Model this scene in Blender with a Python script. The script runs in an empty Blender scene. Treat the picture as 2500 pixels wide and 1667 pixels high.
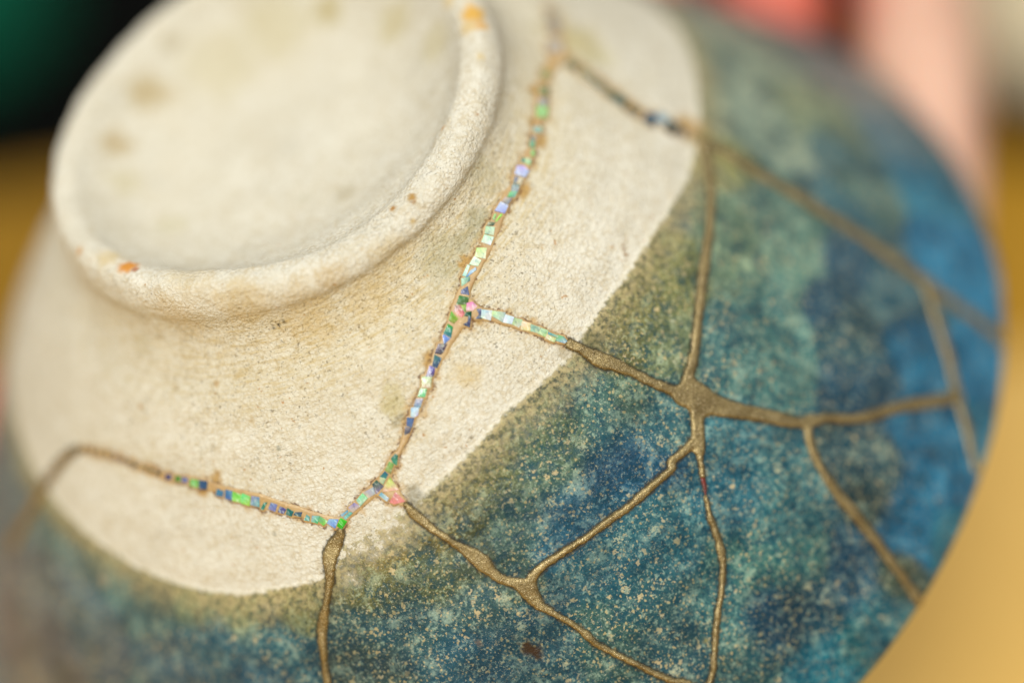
# Close-up of a mended tea bowl held upside down over a table: everything is built in mesh code, real size in metres.
import bpy, math, random
import numpy as np
from mathutils import Matrix, Vector, kdtree

scene = bpy.context.scene
COL = scene.collection
MM = 0.001
rng = random.Random(7)

# ------------------------------------------------------------------ camera, world, lamps, exposure
PITCH = math.radians(35.0)
CAM_LOC = Vector((0.0, 0.0, 0.225))
RIGHT = Vector((1, 0, 0)); UP = Vector((0, math.sin(PITCH), math.cos(PITCH))); BACK = Vector((0, -math.cos(PITCH), math.sin(PITCH)))
cam_data = bpy.data.cameras.new('camera'); cam = bpy.data.objects.new('camera', cam_data); COL.objects.link(cam)
cam.matrix_world = Matrix((( RIGHT.x, UP.x, BACK.x, CAM_LOC.x), (RIGHT.y, UP.y, BACK.y, CAM_LOC.y), (RIGHT.z, UP.z, BACK.z, CAM_LOC.z), (0, 0, 0, 1)))
cam_data.lens = 70; cam_data.sensor_width = 36; cam_data.clip_start = 0.01; cam_data.clip_end = 50
cam_data.dof.use_dof = True; cam_data.dof.focus_distance = 0.2003; cam_data.dof.aperture_fstop = 3.3
scene.camera = cam
def cam_to_world(x, y, z):            # camera frame: x right, y down, z towards the viewer (metres)
    return CAM_LOC + RIGHT*x - UP*y + BACK*z

world = bpy.data.worlds.new('World'); scene.world = world; world.use_nodes = True
bg = world.node_tree.nodes['Background']; bg.inputs[0].default_value = (0.98, 0.95, 0.90, 1); bg.inputs[1].default_value = 0.44
def area(name, loc, target, size, power, color):
    d = bpy.data.lights.new(name, 'AREA'); d.shape = 'RECTANGLE'; d.size = size[0]; d.size_y = size[1]; d.energy = power; d.color = color
    o = bpy.data.objects.new(name, d); COL.objects.link(o); o.location = loc
    o.rotation_euler = (Vector(target)-Vector(loc)).to_track_quat('-Z', 'Y').to_euler()
    return o
area('window_light', (-0.24, -0.38, 0.74), (-0.01, 0.19, 0.07), (0.40, 0.40), 10.6, (1.0, 0.97, 0.915))
area('overhead_lamp', (0.22, 0.20, 0.92), (0.02, 0.20, 0.06), (0.6, 0.6), 3.8, (1.0, 0.97, 0.91))
scene.view_settings.view_transform = 'Standard'; scene.view_settings.look = 'None'
scene.view_settings.exposure = 0.0; scene.view_settings.gamma = 1.0
scene.render.engine = 'CYCLES'
scene.cycles.use_denoising = True; scene.cycles.max_bounces = 8
try: scene.cycles.denoiser = 'OPENIMAGEDENOISE'
except Exception: pass


# ---- bowl surface: angle th (rad) and arc length rho (mm) -> local point (mm); +z is the foot end, foot ring plane z = 0
_kp = [(0,7.6),(8,7.4),(13,6.8),(16.8,5.5),(19.6,3.7),(21.5,1.8),(22.7,.4),(24.0,0),(25.0,.25),(25.65,1.0),(26.15,2.2),(26.3,3.4),(26.2,4.4),(26.35,5.4),(26.85,6.7),(27.9,8.1),(29.6,9.6)]
for _t in (.06,.1,.15,.22,.3,.38,.46,.54,.62,.7,.78,.86,.93,.98):
    _kp.append((27+42.15*_t**.789, 8+46.5*_t))
_kp += [(68.95,54.7),(68.5,55.7),(67.5,56.1),(66.4,55.7),(65.4,54.2)]
for _t in (.9,.78,.66,.54,.42,.3,.2,.1,.03):
    _kp.append((27+42.15*_t**.789-4.6, 8+46.5*_t+2.6))
_kp += [(21,15.2),(12,14.2),(0,13.9)]
_kp = np.array(_kp, float)
def _resample(K, n=1600):
    m = len(K); P = np.vstack([2*K[0]-K[1], K, 2*K[-1]-K[-2]]); out = []
    for i in range(m-1):
        p0,p1,p2,p3 = P[i:i+4]; q = max(6, n//m); u = np.linspace(0,1,q,endpoint=False)[:,None]
        out.append(.5*(2*p1+(p2-p0)*u+(2*p0-5*p1+4*p2-p3)*u*u+(3*p1-p0-3*p2+p3)*u**3))
    return np.vstack(out+[K[-1:]])
_pf = _resample(_kp); _pf[:,0] = np.maximum(_pf[:,0],0)
_arc = np.concatenate([[0],np.cumsum(np.hypot(*np.diff(_pf,axis=0).T))])
def _rho_of(r, h):
    return float(_arc[np.argmin((_pf[:,0]-r)**2+(_pf[:,1]-h)**2)])
RHO_FOOT = _rho_of(26.85,6.7); RHO_RIM = _rho_of(67.5,56.1); RHO_END = float(_arc[-1]); RHO_RING = _rho_of(24.0,0); RHO_JOIN = _rho_of(29.9,10.8)
_dth = np.radians([-180,-160,-120,-60,0,44,57,68,83,100,120,137,152,180]); _dv = np.array([.35,.25,.1,0,0,0,.25,1.0,2.3,2.9,2.35,1.6,1.0,.35])
def foot_drop(th):
    t = (th+np.pi)%(2*np.pi)-np.pi; s = 0
    for o,w in ((-.12,.2),(-.06,.2),(0,.2),(.06,.2),(.12,.2)): s = s+w*np.interp((t+o+np.pi)%(2*np.pi)-np.pi,_dth,_dv)
    return s
def surf(th, rho):
    th = np.asarray(th,float); rho = np.asarray(rho,float)
    r = np.interp(rho,_arc,_pf[:,0]); h = np.interp(rho,_arc,_pf[:,1])
    w = np.clip(1-np.abs(rho-RHO_RING)/9.0,0,1); w = w*w*(3-2*w)
    h = h+foot_drop(th)*w
    out = np.clip((rho-RHO_FOOT)/10,0,1)*np.clip((RHO_END-rho)/20,0,1)
    r = r+out*(.22*np.sin(2*th+.7)+.16*np.sin(3*th+2.1)+.10*np.sin(7*th+rho*.08))+.05*np.sin(rho*1.5+2*np.sin(th*2))*out
    return np.stack([r*np.cos(th),r*np.sin(th),-h],-1)
def surf_n(th, rho):
    e = 1e-3
    a = (surf(th+e,rho)-surf(th-e,rho)); b = (surf(th,rho+.15)-surf(th,rho-.15)); n = np.cross(a,b)
    n = n/np.maximum(np.linalg.norm(n,axis=-1,keepdims=True),1e-12)
    return -n

# measured on the bowl: crack lines (angle, arc length mm, half width mm), shell pieces, glaze edge, glaze tones, stains
DATA = {
 'gold': [
  [(1.3941,55.13,0.313),(1.4041,56.5,0.588),(1.4198,58.02,0.486),(1.4411,59.65,0.439),(1.4639,61.49,0.565),(1.4809,62.84,0.847),(1.492,64.2,0.942),(1.4978,65.23,0.668),(1.5105,66.4,0.566),(1.5268,67.19,0.629),(1.5436,68.41,0.983)],
  [(1.5531,68.04,0.747),(1.5707,67.47,0.55),(1.6114,67.19,0.503),(1.6559,67.27,0.472),(1.7013,67.36,0.394),(1.7486,67.4,0.457),(1.7951,67.58,0.474),(1.8369,67.63,0.538),(1.8801,67.69,0.507),(1.9224,67.88,0.445),(1.927,67.38,0.53),(1.9689,67.63,0.531),(2.0015,67.64,0.577)],
  [(1.5436,68.41,0.983),(1.5443,69.53,0.882),(1.5478,70.49,0.63),(1.5627,71.93,0.394),(1.5821,73.98,0.355),(1.5943,75.61,0.443),(1.6013,77.1,0.38),(1.622,79.2,0.396),(1.6419,81.2,0.349),(1.6595,83.21,0.398),(1.6752,84.63,0.414),(1.6876,85.53,0.576),(1.6982,87.06,0.666)],
  [(2.0079,67.45,0.511),(1.9992,67.9,0.463),(1.9765,69.2,0.367),(1.9582,70.45,0.335),(1.9553,70.76,0.271)],
  [(1.9303,72.33,0.175),(1.9248,72.81,0.271),(1.9106,74.1,0.383),(1.8982,75.69,0.431),(1.8819,77.41,0.447),(1.8623,79.06,0.399),(1.8384,80.35,0.383),(1.8129,81.56,0.351),(1.7894,82.96,0.399),(1.7625,84.69,0.351),(1.7399,86.29,0.352),(1.7243,87.11,0.4),(1.7123,87.45,0.448)],
  [(2.0652,64.09,1.333),(2.0932,63.06,0.757),(2.125,62.61,0.625),(2.1982,61.0,0.583),(2.2683,59.88,0.609),(2.3332,59.1,0.68),(2.4037,58.55,0.616),(2.4774,58.07,0.552),(2.5413,57.71,0.556),(2.606,57.2,0.607),(2.6722,56.57,0.705),(2.7116,55.67,0.707)],
  [(2.0483,63.72,1.109),(2.0434,62.72,0.665),(2.026,60.55,0.575),(2.01,58.22,0.595),(1.9918,56.09,0.792),(1.9785,55.02,0.967),(1.9677,53.06,0.658),(1.9565,51.51,0.57)],
  [(2.0569,63.98,1.466),(2.0655,64.65,1.734),(2.0697,65.73,1.78),(2.0807,67.11,1.294),(2.1065,69.73,0.896),(2.135,72.44,0.856),(2.1528,74.28,0.814),(2.1693,75.97,0.635),(2.1846,76.95,0.637)],
  [(2.0596,65.48,0.978),(2.0337,66.43,0.888),(2.0081,67.67,0.71),(1.9897,68.59,0.599)],
  [(2.1846,76.95,0.591),(2.2132,78.56,0.548),(2.2398,80.92,0.575),(2.2725,83.18,0.625),(2.3185,85.76,0.701),(2.3591,88.78,0.826),(2.3907,91.3,0.785),(2.4124,92.8,0.717)],
  [(2.1757,76.81,0.591),(2.1539,77.82,0.59),(2.1375,79.26,0.567),(2.1203,81.42,0.59),(2.1086,84.26,0.637),(2.1028,86.72,0.683),(2.0948,89.4,0.685),(2.0846,92.65,0.641),(2.0768,95.37,0.642),(2.0702,97.31,0.712),(2.0677,98.43,0.76)],
  [(2.706,56.17,0.519),(2.6992,59.01,0.592),(2.6849,61.13,0.735),(2.6717,64.52,0.785),(2.6603,68.56,0.837),(2.645,72.67,0.865),(2.6317,77.45,0.918),(2.6157,81.74,0.971),(2.5997,86.47,1.024)],
  [(2.5997,86.47,0.976),(2.5895,89.98,0.882),(2.5814,93.91,0.886),(2.5725,96.98,0.889),(2.5673,97.99,0.89)],
  [(2.5915,86.68,0.829),(2.5442,88.02,0.751),(2.4999,89.51,0.724),(2.4514,91.33,0.72),(2.4124,92.8,0.717),(2.3793,94.17,0.667),(2.3411,96.12,0.618),(2.3128,97.6,0.593)],
  [(1.2191,55.67,0.473),(1.2127,56.13,0.647),(1.1933,56.95,0.885),(1.1758,57.9,0.918),(1.1674,59.14,0.666),(1.1617,60.15,0.571),(1.1468,61.69,0.461),(1.1339,62.87,0.478),(1.1173,64.52,0.591),(1.1085,65.63,0.607),(1.1033,67.23,0.464),(1.0974,69.0,0.401),(1.0946,70.46,0.466),(1.0902,71.44,0.482)],
  [(0.3653,50.11,0.565),(0.3119,52.34,0.642),(0.2602,55.75,0.722),(0.2085,60.6,0.832),(0.1599,65.61,0.897),(0.1169,70.18,0.962)],
 ],
 'bed': [
  [(3.2351,42.01,0.731),(3.104,41.29,0.817),(2.9838,40.51,0.853),(2.908,39.41,0.987),(2.82,38.23,0.885),(2.7284,37.32,0.831),(2.6268,37.29,0.732),(2.5202,37.34,0.726),(2.428,37.43,0.766),(2.3483,37.54,0.806),(2.2786,37.6,0.803),(2.2034,37.43,0.799),(2.1399,37.75,0.796),(2.0546,38.39,0.793),(1.9797,39.01,0.79),(1.9113,39.5,0.831),(1.8573,40.11,0.873),(1.8066,41.11,1.263),(1.7673,42.05,1.262),(1.7217,42.78,0.956),(1.6702,43.66,0.825),(1.622,44.68,0.781),(1.5769,45.72,0.737),(1.535,46.79,0.694),(1.4918,48.2,0.651),(1.4635,49.15,0.564),(1.4397,49.89,0.391),(1.4124,50.57,0.565),(1.3832,51.53,0.739),(1.3545,52.22,0.827),(1.3185,52.98,0.828),(1.2798,53.6,0.786),(1.2459,54.31,0.743),(1.2271,54.79,0.832)],
  [(1.7951,41.67,1.088),(1.8228,42.62,0.871),(1.8556,44.01,0.872),(1.8827,45.68,0.829),(1.906,47.29,0.83),(1.9284,48.98,0.744),(1.9467,50.52,0.613),(1.9536,51.15,0.438)],
  [(1.2239,54.76,0.788),(1.1889,54.07,0.746),(1.1425,53.11,0.747),(1.0881,52.1,0.75),(1.031,51.12,0.885),(0.9824,50.49,0.887),(0.9183,49.76,0.758),(0.864,49.25,0.805),(0.8068,48.96,0.674),(0.747,48.86,0.632),(0.6842,48.72,0.591),(0.6169,48.46,0.594),(0.545,48.44,0.599),(0.4682,48.75,0.604),(0.3884,49.6,0.61)],
  [(1.3609,52.51,0.87),(1.3743,53.48,1.088),(1.382,54.37,0.783),(1.3886,55.03,0.479)],
  [(2.9752,40.01,1.184),(2.916,41.01,0.99),(2.8608,42.98,0.799),(2.8115,45.41,0.798),(2.7615,47.75,0.797),(2.7336,49.6,0.75),(2.7217,51.38,0.797),(2.7206,53.25,0.8),(2.7224,55.18,0.849)],
 ],
 'lacq': [
  [(1.9555,70.66,0.271),(1.945,71.46,0.239),(1.9358,72.07,0.191),(1.9284,72.45,0.144)],
 ],
 'worn': [
  (1.274,58.17,3.28),
  (1.343,57.12,2.4),
  (1.221,60.86,2.2),
  (1.405,57.01,1.74),
  (1.22,56.66,1.32),
 ],
 'tiles': [
  ([(1.9825,38.17),(2.0019,38.83),(1.9732,39.38),(1.9567,38.56)],(185,232,140),(226,226,190)),
  ([(1.9519,38.53),(1.9564,39.24),(1.9369,39.4),(1.9233,38.71)],(238,240,236),(205,236,200)),
  ([(1.9138,38.59),(1.9173,38.82),(1.8842,39.28),(1.8795,38.96)],(205,238,225),(170,215,190)),
  ([(1.9051,39.22),(1.9246,39.36),(1.9203,39.59),(1.8878,39.45),(1.8842,39.34)],(200,225,235),(110,165,205)),
  ([(1.868,39.19),(1.8885,39.6),(1.8808,39.89),(1.8514,39.74)],(195,235,205),(50,115,110)),
  ([(1.8605,40.2),(1.8469,40.92),(1.8317,40.28),(1.8395,40.05)],(72,92,140),(60,75,120)),
  ([(1.8226,40.38),(1.8387,41.08),(1.8234,41.51),(1.7974,40.82)],(62,140,70),(80,95,50)),
  ([(1.7907,40.83),(1.8032,41.22),(1.7964,41.96),(1.7838,42.07),(1.7732,41.06)],(140,110,105),(226,125,120)),
  ([(1.8053,41.21),(1.8199,41.52),(1.804,41.94),(1.8009,41.77)],(155,195,90),(120,160,80)),
  ([(1.8243,41.48),(1.8387,41.74),(1.8402,42.31),(1.8221,42.31),(1.8099,41.92)],(226,135,190),(235,200,205)),
  ([(1.769,41.1),(1.7707,42.02),(1.753,42.1),(1.7477,41.57)],(90,190,50),(150,145,75)),
  ([(1.8036,42.05),(1.8162,42.35),(1.8057,42.67),(1.7936,42.23)],(0,88,55),(10,60,50)),
  ([(1.7989,42.51),(1.8049,42.67),(1.7829,43.34),(1.7746,42.77),(1.7848,42.94)],(50,65,112),(70,80,110)),
  ([(1.8328,42.57),(1.8434,42.82),(1.8266,43.47),(1.8142,43.11),(1.8281,43.15)],(120,130,160),(55,65,90)),
  ([(1.8444,42.95),(1.8637,43.65),(1.8426,44.19),(1.8282,43.41)],(190,222,222),(215,228,232)),
  ([(1.8658,43.75),(1.8886,44.7),(1.8652,45.16),(1.8557,44.05)],(205,232,180),(170,195,195)),
  ([(1.8854,44.88),(1.8973,45.69),(1.8805,46.0),(1.8661,45.25)],(222,234,246),(200,220,238)),
  ([(1.8973,45.8),(1.9094,46.48),(1.8911,46.98),(1.8821,46.11)],(170,205,160),(205,210,180)),
  ([(1.9078,46.59),(1.9194,47.36),(1.9037,47.73),(1.8903,47.06)],(238,222,190),(225,215,150)),
  ([(1.9186,47.44),(1.9301,48.25),(1.9155,48.44),(1.9045,47.76)],(165,198,180),(190,215,185)),
  ([(1.9316,48.42),(1.9393,49.07),(1.9234,49.32),(1.9155,48.56)],(190,228,190),(180,210,140)),
  ([(1.9386,49.28),(1.949,50.21),(1.9429,50.22),(1.9337,49.4)],(110,155,190),(150,200,150)),
  ([(1.9294,49.15),(1.9393,50.19),(1.9294,50.3),(1.9212,49.53)],(225,205,180),(190,215,150)),
  ([(1.9505,50.21),(1.9569,50.68),(1.9549,51.16),(1.9468,51.12),(1.9354,50.3)],(110,200,110),(170,190,215)),
  ([(1.7358,41.86),(1.741,42.33),(1.719,42.98),(1.7108,42.26)],(40,170,40),(25,95,140)),
  ([(1.7073,42.41),(1.7141,43.01),(1.6919,43.08),(1.703,42.4)],(90,150,225),(110,140,200)),
  ([(1.6772,42.83),(1.6945,43.29),(1.6765,43.67),(1.6671,43.72),(1.6555,43.31)],(85,80,105),(50,45,60)),
  ([(1.649,43.49),(1.659,44.14),(1.6357,44.65),(1.6284,44.23)],(45,110,120),(55,75,125)),
  ([(1.6202,44.14),(1.628,44.62),(1.6155,45.12),(1.608,45.15),(1.5972,44.79)],(85,60,170),(25,20,50)),
  ([(1.5855,44.73),(1.6061,45.19),(1.5903,45.93),(1.5707,45.52)],(105,170,70),(185,160,140)),
  ([(1.5637,45.6),(1.5772,45.92),(1.563,46.41),(1.5479,46.07)],(120,180,130),(90,200,120)),
  ([(1.5388,46.22),(1.5544,46.53),(1.5373,47.06),(1.5248,46.69)],(165,165,165),(130,165,190)),
  ([(1.5151,46.77),(1.5327,47.08),(1.5212,47.64),(1.5105,47.66),(1.5046,47.42)],(165,210,220),(195,205,235)),
  ([(1.493,47.42),(1.5075,47.8),(1.4928,48.43),(1.4827,48.1)],(60,95,145),(100,120,165)),
  ([(1.4761,48.22),(1.4907,48.51),(1.4796,48.87),(1.4666,48.82)],(125,120,130),(85,85,105)),
  ([(1.4212,50.16),(1.4254,50.39),(1.4137,51.14),(1.4076,50.76),(1.4078,50.36)],(45,110,85),(60,140,110)),
  ([(1.3987,50.61),(1.4067,50.99),(1.3904,51.67),(1.3826,51.18)],(110,165,90),(140,150,85)),
  ([(1.3784,51.32),(1.3832,51.69),(1.3741,52.03),(1.3632,51.61)],(30,95,135),(70,140,130)),
  ([(1.3616,51.68),(1.3728,52.05),(1.3625,52.43),(1.357,52.12)],(212,205,165),(150,200,160)),
  ([(1.3498,51.9),(1.3593,52.65),(1.3379,53.08),(1.3371,52.14)],(45,95,65),(135,120,155)),
  ([(1.383,52.19),(1.3895,53.48),(1.3569,53.13),(1.3637,52.72)],(190,220,110),(228,180,165)),
  ([(1.3818,53.71),(1.3926,54.77),(1.3699,54.66),(1.3615,54.36)],(205,130,120),(225,140,140)),
  ([(1.35,53.22),(1.361,53.93),(1.354,54.12),(1.3422,53.4)],(100,160,180),(200,220,220)),
  ([(1.3342,52.47),(1.3326,53.07),(1.3111,53.26),(1.3058,52.63)],(160,185,210),(210,190,160)),
  ([(1.3043,52.67),(1.3106,53.25),(1.2902,53.67),(1.2854,53.1)],(130,220,150),(165,200,195)),
  ([(1.2749,53.32),(1.2869,53.75),(1.2647,54.09),(1.2594,53.56)],(150,150,190),(200,180,160)),
  ([(1.2525,53.76),(1.2536,53.93),(1.237,54.23),(1.2346,54.01)],(100,155,190),(150,190,210)),
  ([(1.2572,54.0),(1.2622,54.19),(1.2434,54.56),(1.2396,54.32)],(100,185,175),(140,200,210)),
  ([(1.231,54.36),(1.2421,54.81),(1.226,55.39),(1.218,54.95)],(70,195,40),(50,165,20)),
  ([(1.2032,54.18),(1.2228,54.4),(1.2094,55.11),(1.1945,54.46)],(150,185,225),(105,150,220)),
  ([(1.1814,53.74),(1.1964,54.31),(1.1836,54.59),(1.1752,54.13)],(110,180,130),(125,215,80)),
  ([(1.1619,53.5),(1.1786,53.66),(1.1702,54.25),(1.1569,53.99)],(165,190,215),(70,185,110)),
  ([(1.1479,53.3),(1.154,53.53),(1.1508,53.88),(1.1384,53.7)],(90,170,155),(110,180,165)),
  ([(1.1203,52.85),(1.1365,52.95),(1.1306,53.34),(1.1139,53.05)],(60,85,100),(80,110,130)),
  ([(1.1012,52.36),(1.1141,52.75),(1.1067,53.13),(1.0946,52.88)],(20,105,85),(40,120,110)),
  ([(1.0823,52.06),(1.0958,52.39),(1.0867,52.78),(1.0744,52.53)],(68,75,150),(90,90,140)),
  ([(1.0591,51.55),(1.0733,51.82),(1.0646,52.43),(1.049,52.1)],(115,135,190),(130,140,200)),
  ([(1.0384,51.46),(1.0474,51.43),(1.0349,52.11),(1.0266,52.02)],(20,135,110),(60,140,130)),
  ([(1.0088,50.62),(1.0277,50.81),(1.0227,51.74),(1.0008,51.47)],(135,140,195),(110,175,175)),
  ([(0.9819,50.28),(1.0013,50.66),(0.9952,51.52),(0.9739,51.2)],(100,215,140),(160,220,80)),
  ([(0.9543,50.04),(0.9769,50.4),(0.9717,51.13),(0.9489,50.89)],(120,205,75),(140,215,110)),
  ([(0.9324,49.82),(0.9508,49.97),(0.9455,50.82),(0.9277,50.6)],(40,120,165),(70,105,180)),
  ([(0.9061,49.68),(0.9244,49.94),(0.9189,50.46),(0.9004,50.32)],(40,130,150),(70,110,170)),
  ([(0.8508,48.86),(0.8745,48.96),(0.8714,49.63),(0.8497,49.66)],(35,75,115),(50,85,125)),
  ([(0.8225,48.79),(0.8467,48.87),(0.842,49.55),(0.8201,49.4)],(85,165,60),(120,185,90)),
  ([(0.7938,48.68),(0.8103,48.69),(0.8101,49.12),(0.7917,49.11)],(75,95,165),(100,110,160)),
  ([(0.7707,48.63),(0.7875,48.64),(0.7855,49.07),(0.7688,49.07)],(45,130,20),(70,140,50)),
  ([(0.7365,48.59),(0.7537,48.57),(0.754,49.0),(0.737,49.08)],(25,45,110),(40,60,120)),
  ([(0.7032,48.39),(0.7173,48.47),(0.713,48.84),(0.6989,48.76)],(70,65,30),(56,52,24)),
  ([(0.6759,48.28),(0.6904,48.34),(0.6861,48.72),(0.6717,48.66)],(120,110,80),(96,88,64)),
  ([(0.6526,48.19),(0.6674,48.24),(0.6631,48.63),(0.6484,48.58)],(150,130,95),(120,104,76)),
  ([(0.6168,48.18),(0.6321,48.22),(0.628,48.61),(0.6127,48.58)],(75,85,75),(60,68,60)),
  ([(0.5895,48.14),(0.6053,48.15),(0.6012,48.55),(0.5855,48.54)],(110,100,85),(88,80,68)),
  ([(0.5616,48.16),(0.5778,48.16),(0.5738,48.56),(0.5577,48.57)],(70,65,65),(56,52,52)),
  ([(0.5329,48.19),(0.5495,48.17),(0.5456,48.58),(0.5291,48.61)],(100,85,75),(80,68,60)),
  ([(0.4979,48.32),(0.5151,48.27),(0.5115,48.69),(0.4944,48.74)],(120,110,60),(96,88,48)),
  ([(0.4624,48.58),(0.4802,48.5),(0.4768,48.92),(0.4591,49.0)],(110,95,50),(88,76,40)),
  ([(0.4261,48.91),(0.4444,48.81),(0.4413,49.23),(0.4231,49.34)],(95,80,35),(76,64,28)),
  ([(0.39,49.43),(0.4088,49.29),(0.4059,49.72),(0.3871,49.86)],(100,85,40),(80,68,32)),
  ([(2.3345,36.76),(2.3469,37.33),(2.3386,37.97),(2.3111,37.9),(2.3039,36.89)],(190,190,235),(170,190,230)),
  ([(2.291,36.98),(2.2959,37.34),(2.2701,37.44),(2.2679,37.13)],(95,112,130),(120,130,140)),
  ([(2.294,37.41),(2.3,37.83),(2.277,37.98),(2.2728,37.49)],(200,195,170),(190,170,140)),
  ([(2.2589,37.18),(2.2704,37.82),(2.2447,37.99),(2.2348,37.42)],(90,125,130),(130,150,150)),
  ([(2.2269,37.37),(2.244,37.96),(2.2191,38.01),(2.2081,37.41)],(90,195,110),(110,150,150)),
  ([(2.1984,37.22),(2.2086,37.84),(2.1837,37.83),(2.1775,37.18)],(190,170,155),(95,105,135)),
  ([(2.1739,37.11),(2.1772,37.9),(2.1478,38.03),(2.136,37.14)],(185,205,235),(140,150,220)),
  ([(2.1207,37.26),(2.1255,37.44),(2.1042,37.64),(2.1026,37.4)],(140,200,110),(150,180,120)),
  ([(2.1331,37.78),(2.1366,37.98),(2.1054,37.93),(2.1015,37.78)],(130,215,30),(150,200,60)),
  ([(2.0867,37.31),(2.0964,37.84),(2.0839,37.88),(2.0712,37.37)],(140,140,80),(40,75,75)),
  ([(2.0644,37.42),(2.0799,38.09),(2.0567,38.46),(2.0434,37.75)],(180,228,200),(205,220,190)),
  ([(2.0365,37.86),(2.0484,38.64),(2.0218,38.87),(2.0119,38.06)],(185,235,190),(228,228,240)),
  ([(2.3764,36.83),(2.3801,37.17),(2.3644,37.21),(2.3592,36.89)],(50,125,115),(90,150,130)),
  ([(2.3808,37.2),(2.3862,37.73),(2.3659,37.86),(2.3618,37.33)],(190,215,175),(120,190,120)),
  ([(2.4513,37.12),(2.4593,37.55),(2.4405,37.62),(2.4368,37.24)],(60,150,105),(90,170,120)),
  ([(2.4239,37.44),(2.4303,37.79),(2.4065,37.93),(2.4007,37.62)],(110,185,90),(150,180,110)),
  ([(2.7338,37.14),(2.741,38.11),(2.7004,37.96),(2.6941,37.14)],(125,135,75),(140,140,90)),
  ([(2.6671,37.07),(2.6777,38.02),(2.6497,37.97),(2.6365,37.03)],(165,160,160),(150,165,150)),
  ([(2.6268,36.96),(2.6387,38.09),(2.5939,38.12),(2.5829,37.11)],(140,215,130),(160,200,130)),
  ([(2.5265,36.95),(2.5387,37.8),(2.5171,37.83),(2.5071,37.12)],(110,170,160),(140,180,165)),
  ([(2.4809,36.91),(2.4896,37.38),(2.4686,37.44),(2.4607,37.01)],(40,65,60),(30,60,55)),
  ([(2.4574,36.99),(2.4661,37.46),(2.4419,37.61),(2.4357,37.17)],(50,140,95),(70,150,110)),
  ([(2.827,37.71),(2.8333,38.48),(2.7957,38.29),(2.7869,37.41)],(150,150,85),(140,150,80)),
  ([(3.0017,39.42),(3.0031,40.85),(2.9482,40.3),(2.9478,38.94)],(195,185,180),(170,165,150)),
  ([(3.1097,40.73),(3.106,41.6),(3.0536,41.13),(3.0515,40.08)],(150,145,140),(160,155,145)),
  ([(3.1877,41.33),(3.1876,42.24),(3.1269,41.55),(3.1259,40.62)],(140,140,130),(150,150,140)),
  ([(2.9084,41.13),(2.8781,42.15),(2.8459,41.55),(2.8753,40.47)],(125,120,75),(106,102,63)),
  ([(2.8634,42.47),(2.8394,43.37),(2.812,42.88),(2.8354,41.96)],(140,145,110),(119,123,93)),
  ([(2.8317,43.64),(2.8105,44.73),(2.7814,44.17),(2.8031,43.12)],(130,140,110),(110,119,93)),
  ([(2.8035,44.96),(2.7866,45.92),(2.7588,45.4),(2.7745,44.4)],(120,130,90),(102,110,76)),
  ([(2.7863,46.16),(2.7651,47.24),(2.7344,46.7),(2.7536,45.57)],(70,95,85),(59,80,72)),
  ([(2.7542,47.65),(2.739,48.7),(2.7093,48.14),(2.7249,47.14)],(110,100,55),(93,85,46)),
  ([(2.7468,49.86),(2.7323,50.89),(2.6974,50.24),(2.7095,49.12)],(45,85,110),(38,72,93)),
  ([(2.7584,51.17),(2.7445,52.09),(2.7158,51.54),(2.7294,50.61)],(150,190,205),(127,161,174)),
  ([(2.7403,52.39),(2.729,53.53),(2.6926,52.76),(2.7047,51.69)],(60,70,65),(51,59,55)),
  ([(2.7255,53.85),(2.7195,54.45),(2.6968,53.98),(2.702,53.35)],(70,85,85),(59,72,72)),
 ],
 'glaze': [
  (3.518,60.23),
  (3.376,60.15),
  (3.208,59.0),
  (3.033,57.71),
  (2.86,56.36),
  (2.741,55.83),
  (2.658,55.23),
  (2.56,54.58),
  (2.456,53.34),
  (2.355,52.38),
  (2.231,51.89),
  (2.107,51.57),
  (2.014,51.76),
  (1.936,52.37),
  (1.846,52.17),
  (1.716,52.2),
  (1.591,53.48),
  (1.484,54.56),
  (1.418,55.24),
  (1.349,55.89),
  (1.29,56.32),
  (1.229,56.98),
  (1.185,58.53),
  (1.143,59.85),
  (1.043,60.33),
  (0.917,60.87),
  (0.811,60.49),
  (0.71,59.95),
  (0.614,59.34),
  (0.488,58.4),
  (0.373,57.94),
  (0.278,57.55),
  (0.187,57.43),
  (0.075,57.11),
  (-0.044,56.89),
  (-0.172,57.38),
 ],
 'tone': [
  (3.146,67.6,5.64,150,165,145),
  (2.9,62.6,5.38,155,168,150),
  (2.968,72.9,4.54,140,150,120),
  (3.142,85.6,3.21,125,128,130),
  (2.666,60.0,2.83,150,145,95),
  (2.594,64.6,3.3,125,150,135),
  (2.524,68.4,3.75,120,150,135),
  (2.49,61.2,2.78,130,150,125),
  (2.387,63.0,3.21,125,145,120),
  (2.346,67.1,3.67,95,135,130),
  (2.445,69.7,2.33,120,155,140),
  (2.275,57.0,2.7,130,130,85),
  (2.145,55.6,2.67,120,118,75),
  (2.041,55.3,2.43,95,95,60),
  (2.126,59.1,2.67,110,120,90),
  (2.223,65.0,3.16,80,115,115),
  (2.231,69.5,3.63,95,135,130),
  (2.867,74.4,2.49,90,125,130),
  (2.96,86.4,3.11,90,125,140),
  (2.784,79.6,2.98,85,115,110),
  (2.815,79.1,1.5,75,115,125),
  (2.666,75.5,2.18,60,105,118),
  (2.831,88.9,3.57,55,128,155),
  (2.693,91.8,4.0,30,118,165),
  (2.628,96.0,2.99,50,130,168),
  (2.426,72.9,1.96,0,52,100),
  (2.541,75.4,2.38,10,65,100),
  (2.521,82.1,3.35,50,90,105),
  (2.389,78.2,3.27,42,78,90),
  (2.308,81.6,3.71,28,74,98),
  (2.448,85.9,2.86,0,95,145),
  (2.388,89.4,2.61,0,88,140),
  (2.479,94.5,2.91,30,112,160),
  (2.389,97.2,2.88,60,125,150),
  (2.305,87.4,2.34,0,90,140),
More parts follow.
